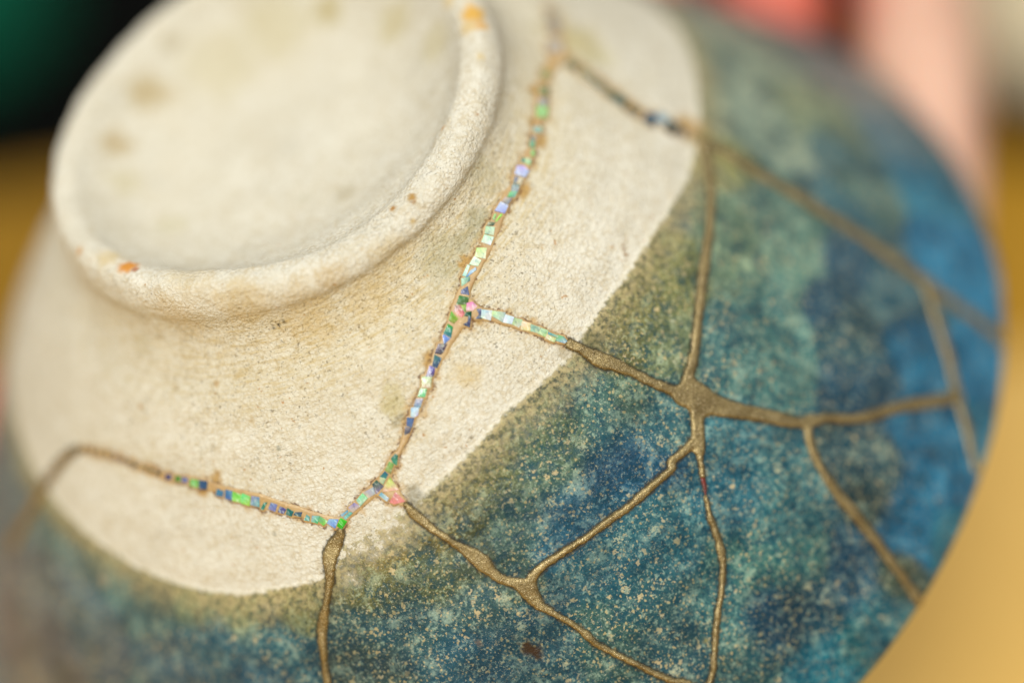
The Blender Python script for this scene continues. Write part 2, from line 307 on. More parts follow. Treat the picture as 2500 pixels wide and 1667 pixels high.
  (2.199,85.3,3.22,40,70,80),
  (2.2,81.4,2.29,40,70,80),
  (2.278,92.7,3.28,0,95,145),
  (2.209,93.5,2.79,45,115,145),
  (2.153,92.4,2.77,0,85,135),
  (2.185,97.7,2.33,70,125,140),
  (2.147,87.2,2.06,35,55,55),
  (2.073,94.5,1.83,50,60,45),
  (2.022,90.3,2.72,30,75,100),
  (2.001,95.7,2.73,60,110,120),
  (1.9,93.5,2.7,50,110,125),
  (1.922,88.6,3.14,30,60,75),
  (1.863,86.0,2.68,35,75,100),
  (1.963,84.7,2.69,75,115,110),
  (1.935,94.7,1.81,50,110,115),
  (2.08,72.0,2.69,80,125,135),
  (2.087,76.7,2.7,75,115,120),
  (1.973,75.5,3.12,60,105,120),
  (2.002,79.3,3.14,70,115,120),
  (1.911,80.2,3.12,75,115,110),
  (1.816,82.2,2.66,80,120,120),
  (1.792,86.9,2.67,65,100,100),
  (1.968,63.0,2.65,70,105,110),
  (1.961,60.1,2.2,85,105,85),
  (1.883,59.1,3.07,80,110,105),
  (1.796,58.0,2.62,95,110,85),
  (1.854,63.8,3.51,50,90,115),
  (1.708,59.3,3.05,85,105,85),
  (1.616,57.5,2.61,105,108,70),
  (1.505,57.2,2.61,95,92,55),
  (1.691,64.2,3.49,55,95,115),
  (1.615,61.7,2.61,80,105,95),
  (1.806,70.0,2.64,60,100,110),
  (1.701,71.2,3.51,55,95,105),
  (1.812,73.1,2.64,60,105,115),
  (1.719,77.5,3.52,55,90,95),
  (1.711,82.8,2.65,55,85,90),
  (1.632,76.7,3.08,60,90,85),
  (1.425,59.3,2.18,110,100,60),
  (1.299,59.0,2.19,125,112,70),
  (1.253,62.1,2.63,105,105,70),
  (1.367,63.0,2.62,90,98,70),
  (1.447,63.2,2.18,85,95,75),
  (1.438,68.0,2.62,65,90,90),
  (1.302,67.2,3.07,60,90,95),
  (1.386,71.8,3.07,50,85,100),
  (1.518,74.4,3.07,50,85,95),
  (1.194,66.2,2.21,65,90,90),
  (1.186,70.4,2.66,55,75,75),
  (1.529,66.9,1.75,70,90,80),
  (1.063,62.8,1.78,140,140,100),
  (0.934,62.6,2.25,130,140,110),
  (0.807,62.5,2.28,120,140,115),
  (0.985,65.9,2.69,60,100,110),
  (0.833,65.8,2.73,55,95,110),
  (0.681,63.0,2.77,75,110,115),
  (0.95,69.3,2.26,45,85,105),
  (0.733,70.0,2.78,45,80,100),
  (0.54,61.5,2.81,80,120,125),
  (0.42,60.6,2.85,85,120,130),
  (0.301,61.3,2.42,90,125,130),
  (0.47,67.6,3.34,80,105,120),
  (0.531,71.1,2.38,55,70,90),
  (0.332,68.5,2.93,95,108,120),
  (0.17,64.9,2.48,80,105,115),
  (0.203,69.9,2.5,90,100,110),
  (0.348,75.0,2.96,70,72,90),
  (0.1,58.1,1.98,120,140,135),
  (-0.089,59.4,1.53,110,130,125),
  (0.165,80.5,3.08,82,76,86),  # mauve tones at this edge paint in a finger's reflection
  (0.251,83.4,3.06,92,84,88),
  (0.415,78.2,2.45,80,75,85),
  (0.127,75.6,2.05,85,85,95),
 ],
 'stain': [
  (0.5656,25.71,0.98,225,150,50,0.95),
  (0.615,25.96,0.4,170,90,30,0.8),
  (0.254,27.15,0.46,205,150,80,0.7),
  (0.4279,25.8,1.26,228,205,150,0.6),
  (2.9424,26.98,1.19,232,180,70,0.9),
  (2.8664,27.61,0.91,232,175,70,0.7),
  (2.8668,26.17,1.0,232,195,110,0.6),
  (3.0998,25.11,0.93,232,200,120,0.5),
  (2.6736,27.37,0.54,225,195,120,0.5),
  (1.9373,26.77,0.43,175,130,30,0.85),
  (1.9279,27.33,0.3,160,110,20,0.8),
  (1.8545,25.88,0.35,175,120,20,0.9),
  (1.8719,29.14,0.3,200,165,80,0.6),
  (2.3039,24.77,0.31,205,150,80,0.8),
  (2.4184,26.84,0.13,110,60,30,0.9),
  (2.3934,28.31,0.13,150,90,50,0.9),
  (1.2154,33.73,0.22,60,50,30,0.9),
  (1.2396,33.55,0.22,90,75,40,0.7),
  (1.1911,33.91,0.22,80,65,35,0.7),
  (2.2611,50.46,0.22,140,100,60,0.85),
  (2.2502,50.93,0.27,140,100,60,0.85),
  (2.2705,50.23,0.18,140,100,60,0.8),
  (2.2349,51.06,0.18,140,100,60,0.8),
  (0.9232,38.79,0.36,190,160,110,0.7),
  (1.0453,42.94,0.35,190,165,115,0.6),
  (-0.9907,20.86,2.08,190,170,122,0.75),
  (-1.0313,19.5,1.49,188,168,120,0.6),
  (-0.5866,20.88,1.65,190,168,120,0.7),
  (-1.2856,22.66,1.1,180,166,130,0.6),
  (4.0323,18.48,1.68,185,168,105,0.65),
  (3.4873,18.33,2.41,196,182,130,0.6),
  (4.3926,18.03,3.98,205,194,150,0.5),
  (3.0348,20.18,2.34,205,192,140,0.45),
  (-1.4558,16.64,4.48,208,198,160,0.5),
  (-0.3036,19.19,1.92,210,200,160,0.5),
  (0.1978,15.82,1.88,214,206,170,0.5),
  (1.7961,12.45,1.19,190,180,152,0.6),
  (1.4459,9.04,0.65,200,196,170,0.5),
  (0.8941,25.62,2.63,216,196,150,0.35),
  (3.0271,42.9,2.87,200,186,125,0.6),
  (2.9708,44.27,2.38,196,184,120,0.5),
  (3.1067,39.28,1.44,205,198,165,0.4),
  (1.6956,46.99,1.3,215,190,130,0.45),
  (1.4704,45.62,1.3,190,175,110,0.6),
  (1.4706,47.02,0.78,120,110,60,0.5),
  (1.4873,44.48,1.04,195,180,120,0.5),
  (1.9312,39.12,0.61,190,150,60,0.5),
  (1.8726,36.78,2.63,170,165,125,0.45),
  (2.2239,33.85,1.77,180,172,130,0.35),
  (2.0624,36.49,1.5,150,150,115,0.5),
  (1.9572,36.62,1.32,150,150,115,0.45),
  (1.4849,29.42,1.73,196,160,80,0.35),
  (1.7245,32.08,2.17,206,180,115,0.4),
  (1.1336,29.66,2.6,210,182,115,0.45),
  (0.8206,30.37,2.64,214,190,140,0.4),
  (1.3273,33.44,3.05,208,178,110,0.4),
  (1.5753,34.95,2.61,208,180,115,0.35),
  (1.4889,73.78,0.61,58,36,8,0.95),
  (1.4978,74.56,0.61,58,36,8,0.95),
  (1.4941,74.2,0.53,58,36,8,0.95),
  (1.4993,75.14,0.35,58,36,8,0.9),
  (2.7574,55.02,1.33,200,155,75,0.7),
  (2.7296,56.22,1.14,160,135,70,0.6),
  (2.7032,55.15,0.94,190,160,80,0.5),
  (1.418,54.76,0.96,90,85,50,0.55),
  (1.9361,51.75,0.88,150,130,80,0.5),
  (1.9956,53.29,1.32,90,90,60,0.5),
  (0.527,62.66,0.75,160,150,125,0.7),
  (0.4303,64.15,0.67,140,145,130,0.6),
  (0.5812,35.73,1.18,196,186,150,0.3),
  (1.1127,46.16,0.26,120,125,105,0.7),
  (1.0497,54.66,0.22,110,115,100,0.7),
  (0.9911,62.04,0.22,130,135,120,0.5),
  (0.5328,56.72,0.56,200,185,150,0.5),
  (1.9637,70.44,0.27,70,25,15,0.8),
  (2.0829,64.4,0.18,120,50,30,0.6),
  (1.7596,83.45,0.27,190,165,60,0.5),
  (1.4101,71.11,0.35,130,100,70,0.4),
  (1.9232,38.18,0.77,185,148,78,0.85),
  (1.906,38.13,0.49,185,148,78,0.85),
  (2.2724,38.53,0.64,185,148,78,0.85),
  (2.2475,38.57,0.5,185,148,78,0.85),
  (2.4812,38.06,0.8,185,148,78,0.85),
  (2.7079,36.59,0.81,185,148,78,0.85),
  (2.5514,36.96,0.65,185,148,78,0.85),
  (0.9076,48.23,0.43,185,148,78,0.85),
  (0.8995,48.65,0.64,185,148,78,0.85),
  (0.8609,49.96,0.5,185,148,78,0.85),
  (1.6338,43.15,0.49,185,148,78,0.85),
  (1.6175,43.69,0.42,185,148,78,0.85),
  (1.7654,42.52,0.7,185,148,78,0.85),
  (1.8163,43.32,0.56,185,148,78,0.85),
  (2.7419,54.29,0.98,185,148,78,0.85),
  (2.7632,54.78,0.68,185,148,78,0.85),
 ],
}

# ------------------------------------------------------------------ small helpers
def lin(c):
    return tuple((v/255/12.92 if v/255 <= .04045 else ((v/255+.055)/1.055)**2.4) for v in c)
def tag(o, label=None, cat=None, kind=None, group=None):
    for k, v in (('label', label), ('category', cat), ('kind', kind), ('group', group)):
        if v: o[k] = v
    return o
def empty(name, loc=(0, 0, 0)):
    o = bpy.data.objects.new(name, None); o.empty_display_size = .01; COL.objects.link(o); o.location = loc; return o
def mesh_obj(name, verts, faces, mat, parent=None, normals=None, smooth=True, colors=None):
    me = bpy.data.meshes.new(name)
    me.from_pydata([tuple(v) for v in verts] if not isinstance(verts, np.ndarray) else verts.tolist(), [], faces if isinstance(faces, list) else faces.tolist())
    me.materials.append(mat)
    me.polygons.foreach_set('use_smooth', [smooth]*len(me.polygons))
    if normals is not None: me.normals_split_custom_set_from_vertices(normals.tolist())
    for k, (typ, arr) in (colors or {}).items():
        a = me.attributes.new(k, typ, 'POINT')
        a.data.foreach_set('value' if typ == 'FLOAT' else 'color', np.asarray(arr, np.float32).ravel())
    me.update()
    o = bpy.data.objects.new(name, me); COL.objects.link(o)
    if parent: o.parent = parent
    return o
def _hash(ix, iy, iz, s):
    n = (ix*374761393+iy*668265263+iz*2147483647+s*974634777) & 0xffffffff
    n = ((n ^ (n >> 13))*1274126177) & 0xffffffff
    return ((n ^ (n >> 16)) & 0xffff)/65535.0
def vnoise(P, s=0):                   # value noise in [-1, 1]
    P = np.asarray(P, float); i = np.floor(P).astype(np.int64); f = P-i; f = f*f*(3-2*f); r = 0
    for a in (0, 1):
        for b in (0, 1):
            for c in (0, 1):
                w = np.where(a, f[..., 0], 1-f[..., 0])*np.where(b, f[..., 1], 1-f[..., 1])*np.where(c, f[..., 2], 1-f[..., 2])
                r = r+w*_hash(i[..., 0]+a, i[..., 1]+b, i[..., 2]+c, s)
    return r*2-1

# ------------------------------------------------------------------ materials (procedural)
class NT:
    def __init__(self, name):
        self.m = bpy.data.materials.new(name); self.m.use_nodes = True; self.t = self.m.node_tree; self.b = self.t.nodes['Principled BSDF']
    def n(self, typ, **kw):
        o = self.t.nodes.new(typ)
        for k, v in kw.items(): setattr(o, k, v)
        return o
    def set(self, sock, v):
        if hasattr(v, 'links'): self.t.links.new(v, sock)
        elif isinstance(v, (tuple, list)): sock.default_value = tuple(v)+((1,) if len(v) == 3 and len(sock.default_value) == 4 else ())
        else: sock.default_value = v
    def attr(self, name, out='Fac'):
        return self.n('ShaderNodeAttribute', attribute_name=name).outputs[out]
    def coords(self, scale=1000.0, stretch=(1, 1, 1)):
        c = self.n('ShaderNodeTexCoord'); m = self.n('ShaderNodeMapping'); m.inputs['Scale'].default_value = tuple(scale*s for s in stretch)
        self.t.links.new(c.outputs['Object'], m.inputs[0]); return m.outputs[0]
    def noise(self, vec, scale, detail=3, rough=.5, out='Fac', dist=0):
        o = self.n('ShaderNodeTexNoise'); self.set(o.inputs['Vector'], vec); o.inputs['Scale'].default_value = scale
        o.inputs['Detail'].default_value = detail; o.inputs['Roughness'].default_value = rough; o.inputs['Distortion'].default_value = dist
        return o.outputs[out]
    def voro(self, vec, scale, out='Distance', rand=1):
        o = self.n('ShaderNodeTexVoronoi'); self.set(o.inputs['Vector'], vec); o.inputs['Scale'].default_value = scale; o.inputs['Randomness'].default_value = rand
        return o.outputs[out]
    def math(self, op, a, b=0.0, c=0.0):
        o = self.n('ShaderNodeMath', operation=op); self.set(o.inputs[0], a); self.set(o.inputs[1], b); self.set(o.inputs[2], c); return o.outputs[0]
    def step(self, v, lo, hi, a=0.0, b=1.0):
        o = self.n('ShaderNodeMapRange', interpolation_type='SMOOTHSTEP'); self.set(o.inputs[0], v)
        o.inputs[1].default_value = lo; o.inputs[2].default_value = hi; o.inputs[3].default_value = a; o.inputs[4].default_value = b
        return o.outputs[0]
    def mix(self, f, a, b, blend='MIX'):
        o = self.n('ShaderNodeMix', data_type='RGBA', blend_type=blend); self.set(o.inputs[0], f); self.set(o.inputs[6], a); self.set(o.inputs[7], b); return o.outputs[2]
    def bump(self, h, strength, dist, normal=None):
        o = self.n('ShaderNodeBump'); self.set(o.inputs['Height'], h); o.inputs['Strength'].default_value = strength; o.inputs['Distance'].default_value = dist
        if normal is not None: self.t.links.new(normal, o.inputs['Normal'])
        return o.outputs[0]
    def out(self, **kw):
        for k, v in kw.items(): self.set(self.b.inputs[k.replace('_', ' ')], v)
        return self.m

def ceramic():
    T = NT('ceramic'); v = T.coords(); wob = T.noise(v, .9, 4, .6)
    uv = T.n('ShaderNodeUVMap', uv_map='turn').outputs[0]     # unrolled along the potter's wheel: x round the bowl, y up the profile (mm)
    # clay
    n0 = T.noise(v, .12, 5, .6); n1 = T.noise(v, .7, 6, .65); n2 = T.noise(v, 3.2, 4, .7)
    m = T.n('ShaderNodeMapping'); m.inputs['Scale'].default_value = (.16, 1.5, 1); T.t.links.new(uv, m.inputs[0]); drag = T.noise(m.outputs[0], 1.6, 6, .65)
    clay = T.mix(T.step(n0, .35, .68), (.475, .458, .382), (.52, .508, .435))
    clay = T.mix(T.step(n1, .5, .75, 0, .40), clay, (.585, .573, .505))
    clay = T.mix(T.step(n1, .5, .28, 0, .5), clay, (.43, .385, .27))
    clay = T.mix(T.step(n2, .56, .78, 0, .3), clay, (.42, .36, .23))
    wv0 = T.n('ShaderNodeVectorMath', operation='MULTIPLY_ADD'); T.set(wv0.inputs[0], T.noise(v, 1.6, 3, .6, 'Color')); wv0.inputs[1].default_value = (.55, .55, .55); T.set(wv0.inputs[2], v)
    sand = T.voro(wv0.outputs[0], 2.5); sand2 = T.voro(wv0.outputs[0], 5.0); gr = T.noise(v, 1.0, 4, .6)
    clay = T.mix(T.math('MULTIPLY', T.step(sand, .36, .62), T.step(gr, .38, .62, .08, .55)), clay, (.37, .31, .20))
    clay = T.mix(T.step(sand, .25, .05, 0, .3), clay, (.66, .645, .58))
    dirt = T.attr('dirt')
    clay = T.mix(T.math('MULTIPLY', dirt, .36), clay, (.45, .395, .25))
    clay = T.mix(T.math('MULTIPLY', T.step(drag, .44, .7), T.math('MULTIPLY', dirt, .8)), clay, (.38, .295, .135))
    clay = T.mix(T.math('MULTIPLY', T.step(T.noise(v, 1.1, 5, .7), .5, .66), T.math('MULTIPLY', dirt, .6)), clay, (.33, .26, .135))
    # open pits with dark dirt in them
    pn = T.noise(v, 2.3, 3, .62, dist=.6); patch = T.noise(v, .16, 3, .6)
    pit = T.math('MULTIPLY', T.step(pn, .645, .71), T.step(T.math('ADD', patch, T.math('MULTIPLY', dirt, .36)), .46, .64))
    pit2 = T.math('MULTIPLY', T.step(T.noise(v, 4.5, 2, .5), .64, .71), T.step(T.math('ADD', patch, T.math('MULTIPLY', dirt, .2)), .47, .64))
    pits = T.math('MAXIMUM', pit, T.math('MULTIPLY', pit2, .75))
    clay = T.mix(T.math('MULTIPLY', pits, .62), clay, (.13, .105, .06))
    red = T.math('MULTIPLY', T.step(T.noise(v, 1.5, 2, .5), .70, .76), .8)
    clay = T.mix(red, clay, (.33, .19, .08))
    # glaze: a local tone, mottled dark and pale, with pale crystals
    g1 = T.noise(v, .42, 6, .66, dist=.4); g2 = T.noise(v, 1.9, 5, .68, dist=.3); g3 = T.noise(v, 1.75, 3, .6); g4 = T.noise(v, 6.0, 2, .5); big = T.noise(v, .13, 3, .5)
    tone = T.attr('tone', 'Color')
    dark = T.mix(.8, tone, (.13, .42, .54), 'MULTIPLY')
    deep = T.mix(.62, dark, (.002, .047, .075)); tsep = T.n('ShaderNodeSeparateColor'); T.set(tsep.inputs[0], tone)
    blue = T.step(T.math('SUBTRACT', tsep.outputs[2], T.math('MULTIPLY', tsep.outputs[0], 2.6)), .03, .15); calm = T.math('SUBTRACT', 1.0, T.math('MULTIPLY', blue, .62))
    bright = T.mix(1.0, tone, (1.7, 1.7, 1.6), 'MULTIPLY')
    pale = T.mix(T.math('MULTIPLY', calm, .55), bright, (.33, .41, .30))
    gl = T.mix(T.step(g1, .50, .36, 0, .85), tone, deep)
    gl = T.mix(T.step(g1, .52, .66, 0, .72), gl, pale)
    gl = T.mix(T.step(g2, .51, .36, 0, .92), gl, deep)
    gl = T.mix(T.step(g2, .53, .66, 0, .8), gl, pale)
    gl = T.mix(T.step(g4, .45, .30, 0, .6), gl, (.012, .022, .022))
    def specks(scale, size, keep, seed):
        o = T.n('ShaderNodeTexVoronoi'); vv = T.n('ShaderNodeVectorMath', operation='ADD'); T.set(vv.inputs[0], v)
        wv = T.n('ShaderNodeVectorMath', operation='SCALE'); T.set(wv.inputs[0], T.noise(v, 2.8, 3, .6, 'Color')); wv.inputs['Scale'].default_value = 1.3/scale; T.t.links.new(wv.outputs[0], vv.inputs[1])
        off = T.n('ShaderNodeVectorMath', operation='ADD'); T.t.links.new(vv.outputs[0], off.inputs[0]); off.inputs[1].default_value = (seed*3.7, seed*1.9, seed*2.3)
        T.t.links.new(off.outputs[0], o.inputs['Vector']); o.inputs['Scale'].default_value = scale
        sep = T.n('ShaderNodeSeparateColor'); T.t.links.new(o.outputs['Color'], sep.inputs[0])
        rad = T.math('MULTIPLY_ADD', sep.outputs[1], size*.7, size*.35)
        return T.math('MULTIPLY', T.step(T.math('SUBTRACT', rad, o.outputs['Distance']), -.03, .09), T.step(sep.outputs[0], 1-keep-.02, 1-keep+.12))
    gl = T.mix(T.math('MULTIPLY', T.math('MULTIPLY', T.math('MULTIPLY', specks(1.15, .38, .34, 1), calm), T.step(big, .36, .60, .3, 1)), .8), gl, (.42, .34, .18))
    gl = T.mix(T.math('MULTIPLY', T.math('MULTIPLY', specks(2.5, .44, .55, 2), calm), .6), gl, (.42, .33, .15))
    gl = T.mix(T.math('MULTIPLY', specks(.55, .30, .22, 3), .6), gl, (.36, .38, .25))
    sp2 = T.step(T.noise(v, 1.05, 2, .45), .70, .74)
    gl = T.mix(T.math('MULTIPLY', sp2, .6), gl, (.45, .36, .20))
    sp3 = T.step(T.noise(v, 4.2, 2, .5), .60, .70)
    gl = T.mix(T.math('MULTIPLY', sp3, .5), gl, (.40, .38, .26))
    deepen = T.mix(1.0, gl, (.50, .56, .60), 'MULTIPLY'); gl = T.mix(T.step(T.noise(v, .17, 4, .6), .38, .62), deepen, gl)
    gd = T.attr('glaze')
    olive = T.mix(T.step(g2, .42, .62), (.05, .048, .020), (.24, .21, .09))
    gl = T.mix(T.step(T.math('ADD', gd, T.math('MULTIPLY', wob, 4.0)), 7.5, 1.6, 0, .74), gl, olive)
    worn = T.attr('worn')
    gd = T.math('ADD', gd, T.math('MULTIPLY', worn, T.math('MULTIPLY', T.math('SUBTRACT', T.noise(v, .95, 5, .7), .54), 17.0)))
    edge = T.math('ADD', gd, T.math('MULTIPLY', T.math('SUBTRACT', T.noise(v, 1.6, 4, .6), .5), 1.3))
    mask = T.step(edge, -.2, .4)
    wide = T.step(edge, -3.5, 4.5); mask = T.math('ADD', T.math('MULTIPLY', mask, T.math('SUBTRACT', 1.0, T.math('MULTIPLY', worn, .85))), T.math('MULTIPLY', wide, T.math('MULTIPLY', worn, .85)))
    col = T.mix(mask, clay, gl)
    soft = T.math('MULTIPLY', T.step(T.math('ADD', gd, T.math('MULTIPLY', T.math('SUBTRACT', g1, .5), 7.0)), 4.6, -.6), T.math('MULTIPLY', mask, T.step(g3, .42, .58, .1, .62)))
    col = T.mix(soft, col, (.40, .33, .17))
    line = T.math('MULTIPLY', T.step(edge, -.45, -.1), T.step(edge, .3, .05))
    col = T.mix(T.math('MULTIPLY', line, .35), col, (.62, .60, .50))
    # stains of their own shape, dark lacquer squeezed out along the mends
    sa = T.attr('stain_amount'); sc = T.attr('stain', 'Color')
    sv = T.math('ADD', sa, T.math('MULTIPLY', T.math('SUBTRACT', T.noise(v, 1.7, 4, .65), .5), T.math('MULTIPLY', T.math('MULTIPLY', sa, T.math('SUBTRACT', 1.0, sa)), 3.2)))
    col = T.mix(T.math('MINIMUM', T.math('MAXIMUM', sv, 0), 1), col, sc)
    di = T.attr('near_inlay'); ds = T.attr('near_seam')
    rag = T.math('ADD', di, T.math('MULTIPLY', T.math('SUBTRACT', T.noise(v, 2.2, 4, .7), .5), -1.5))
    rim = T.math('MULTIPLY', T.step(rag, .20, .0), T.step(T.noise(v, .9, 4, .6), .40, .52, .2, .95))
    inlay_dark = rim
    glow = T.math('ADD', di, T.math('MULTIPLY', T.math('SUBTRACT', T.noise(v, .8, 4, .65), .5), -3.6))
    col = T.mix(T.step(glow, .6, -.4, 0, .7), col, (.36, .23, .085))
    col = T.mix(T.math('MULTIPLY', inlay_dark, .85), col, (.10, .048, .024))
    rs = T.math('ADD', ds, T.math('MULTIPLY', T.math('SUBTRACT', T.noise(v, 2.0, 4, .7), .5), -.9))
    col = T.mix(T.step(rs, .30, -.02, 0, .85), col, (.022, .018, .010))
    # relief
    hb = T.math('SUBTRACT', T.math('ADD', T.math('MULTIPLY', sand, -1.0), T.math('ADD', T.math('MULTIPLY', sand2, -.55), T.math('ADD', T.math('MULTIPLY', drag, 1.1), T.math('MULTIPLY', gr, .8)))), T.math('MULTIPLY', pits, .8))
    b1 = T.bump(hb, .8, .00017)
    gb = T.bump(T.math('ADD', T.math('MULTIPLY', g2, .8), T.math('MULTIPLY', g4, .35)), .6, .00018)
    nm = T.n('ShaderNodeMix', data_type='VECTOR'); T.set(nm.inputs[0], mask); T.set(nm.inputs[4], b1); T.set(nm.inputs[5], gb)
    rough = T.math('ADD', T.math('MULTIPLY', mask, -.62), .95)
    return T.out(Base_Color=col, Roughness=rough, Normal=nm.outputs[1], Specular_IOR_Level=T.math('ADD', T.math('MULTIPLY', mask, .17), .09))

def gold():
    T = NT('gold_lacquer'); v = T.coords(); a = T.noise(v, .5, 4, .6); b = T.noise(v, 9, 3, .6)
    col = T.mix(T.step(a, .35, .65), (.165, .125, .053), (.24, .187, .083))
    col = T.mix(T.step(b, .56, .70, 0, .75), col, (.85, .72, .48)); col = T.mix(T.step(b, .45, .30, 0, .7), col, (.16, .11, .05))
    h = T.math('ADD', T.math('MULTIPLY', b, .6), T.math('MULTIPLY', T.noise(v, 2.2, 4, .6), 1.0))
    return T.out(Base_Color=col, Metallic=.82, Roughness=T.step(T.noise(v, 7, 2), .3, .7, .24, .58), Normal=T.bump(h, .7, .00012))
def bedding():
    T = NT('tan_lacquer'); v = T.coords(); a = T.noise(v, .6, 4, .6); b = T.noise(v, 4, 3, .6)
    col = T.mix(T.step(a, .35, .7), (.29, .19, .08), (.35, .245, .11)); col = T.mix(T.step(b, .45, .28, 0, .6), col, (.33, .17, .045)); col = T.mix(T.step(b, .58, .75, 0, .5), col, (.72, .54, .32))
    return T.out(Base_Color=col, Roughness=.42, Normal=T.bump(b, .4, .0001))
def nacre():
    T = NT('mother_of_pearl'); v = T.coords(); c = T.attr('shell', 'Color')
    oi = T.n('ShaderNodeObjectInfo').outputs['Random']
    m = T.n('ShaderNodeMapping'); m.inputs['Scale'].default_value = (1, .25, .6); T.t.links.new(v, m.inputs[0])
    cmb = T.n('ShaderNodeCombineXYZ'); 
    for i in range(3): T.set(cmb.inputs[i], T.math('MULTIPLY', oi, 6.28*(i+1)))
    T.t.links.new(cmb.outputs[0], m.inputs['Rotation'])
    w = T.noise(m.outputs[0], 3.0, 4, .6, dist=.8); w2 = T.noise(v, 1.2, 2, .5, 'Color')
    col = T.mix(T.step(w, .52, .72, 0, .6), c, T.mix(.55, c, (.85, .95, .90)))
    col = T.mix(T.step(w, .47, .30, 0, .65), col, T.mix(1.0, c, (.30, .45, .60), 'MULTIPLY'))
    col = T.mix(.45, col, w2, 'SOFT_LIGHT')
    return T.out(Base_Color=col, Roughness=.16, Specular_IOR_Level=.45, Coat_Weight=.3, Coat_Roughness=.06, Normal=T.bump(w, .25, .00008))
def plain(name, c, rough, c2=None, scale=.08, metal=0, **kw):
    T = NT(name); v = T.coords(); n = T.noise(v, scale, 5, .6)
    return T.out(Base_Color=T.mix(T.step(n, .35, .65), c, c2 or tuple(x*.8 for x in c)), Roughness=rough, Metallic=metal, Normal=T.bump(n, .2, .0005), **kw)
def wood(wa, wb):
    T = NT('ochre_table'); v = T.coords(1000, (1, .06, 1)); n = T.noise(v, .09, 6, .65, dist=.5); f = T.noise(T.coords(), .9, 3, .6)
    col = T.mix(T.step(n, .3, .7), wa, wb); col = T.mix(T.step(f, .5, .7, 0, .15), col, tuple(x*.6 for x in wa))
    return T.out(Base_Color=col, Roughness=.65, Specular_IOR_Level=.2, Normal=T.bump(n, .15, .0004))
def skin(tips=()):
    T = NT('skin'); v = T.coords(); n = T.noise(v, .12, 4, .6); f = T.noise(v, 1.2, 4, .6)
    col = T.mix(T.step(n, .35, .65), (.46, .27, .19), (.53, .325, .235)); col = T.mix(T.step(f, .55, .75, 0, .3), col, (.50, .20, .13))
    tc = T.n('ShaderNodeTexCoord').outputs['Object']
    for p, rad in tips:               # blood in the pressed fingertips
        d = T.n('ShaderNodeVectorMath', operation='DISTANCE'); T.t.links.new(tc, d.inputs[0]); d.inputs[1].default_value = tuple(p)
        col = T.mix(T.step(d.outputs['Value'], rad, rad*.45, 0, .8), col, (.50, .07, .04))
    return T.out(Base_Color=col, Roughness=.48, Subsurface_Weight=.2, Subsurface_Radius=(1, .25, .12), Subsurface_Scale=.006, Normal=T.bump(f, .25, .0003))
def nail():
    T = NT('nail'); return T.out(Base_Color=(.62, .34, .28), Roughness=.25)

M_CER, M_GOLD, M_BED, M_SHELL, M_SKIN = ceramic(), gold(), bedding(), nacre(), None
M_LACQ = plain('red_lacquer', (.055, .008, .004), .3, (.12, .015, .008), .8)

# ------------------------------------------------------------------ the bowl
MC = np.array([[-0.85863, 0.3726, -0.35202], [0.51259, 0.62414, -0.58966], [0.0, 0.68674, 0.7269]])              # columns: bowl x, y, z in the camera frame (x right, y down, z back)
PC = np.array([-26.979, -25.715, -212.446])
W3 = np.array([list(RIGHT), list(-UP), list(BACK)]).T
ROT = W3 @ MC; LOC = np.array(CAM_LOC) + W3 @ PC * MM
bowl = empty('kintsugi_bowl'); tag(bowl, 'upside-down tea bowl with raw cream foot and blue glaze, mended with gold and shell', 'bowl')
bowl.matrix_world = Matrix([[*ROT[i], LOC[i]] for i in range(3)]+[[0, 0, 0, 1]])
def to_local(p): return ((np.asarray(p, float)-LOC)/MM) @ ROT
def to_world(p):                      # bowl millimetres -> world metres
    return np.asarray(p) @ ROT.T * MM + LOC

def spline(pts, step=.15):
    P = np.array(pts, float); P = np.vstack([2*P[0]-P[1], P, 2*P[-1]-P[-2]]); out = []
    for i in range(len(P)-3):
        p0, p1, p2, p3 = P[i:i+4]; L = np.linalg.norm(surf(p2[0], p2[1])-surf(p1[0], p1[1])); k = max(2, int(L/step))
        u = np.linspace(0, 1, k, endpoint=False)[:, None]
        out.append(.5*(2*p1+(p2-p0)*u+(2*p0-5*p1+4*p2-p3)*u*u+(3*p1-p0-3*p2+p3)*u**3))
    return np.vstack(out+[P[-2:-1]])
B_GOLD = [spline([(a, b, w*.87) for a, b, w in p]) for p in DATA['gold']]; B_LACQ = [spline(p) for p in DATA['lacq']]; B_BED = [spline([(a, b, w*.70) for a, b, w in p]) for p in DATA['bed']]
SPUR = [[] for _ in B_BED]             # lacquer squeezed up round every shell piece
def bed_of(p):
    c = surf(*np.array(p).mean(0)); return min(range(len(B_BED)), key=lambda i: np.min(((surf(B_BED[i][::3, 0], B_BED[i][::3, 1])-c)**2).sum(1)))
for p, c1, c2 in DATA['tiles']:
    q = np.array(p); m = q.mean(0)
    for s in (1.08, .7, .3):
        for i in range(len(q)):
            for u in (0, .25, .5, .75):
                x = m+(q[i]*(1-u)+q[(i+1) % len(q)]*u-m)*s; SPUR[bed_of(p)].append((x[0], x[1], .22+.05*math.sin(x[0]*90+x[1]*5)))
def kd_of(bs):
    S = np.vstack(bs); P = surf(S[:, 0], S[:, 1]); kd = kdtree.KDTree(len(P))
    for i, p in enumerate(P): kd.insert(p, i)
    kd.balance(); return kd, S[:, 2]
KD_S, W_S = kd_of(B_GOLD+B_LACQ); KD_B, W_B = kd_of([np.vstack([b]+([np.array(s)] if s else [])) for b, s in zip(B_BED, SPUR)])

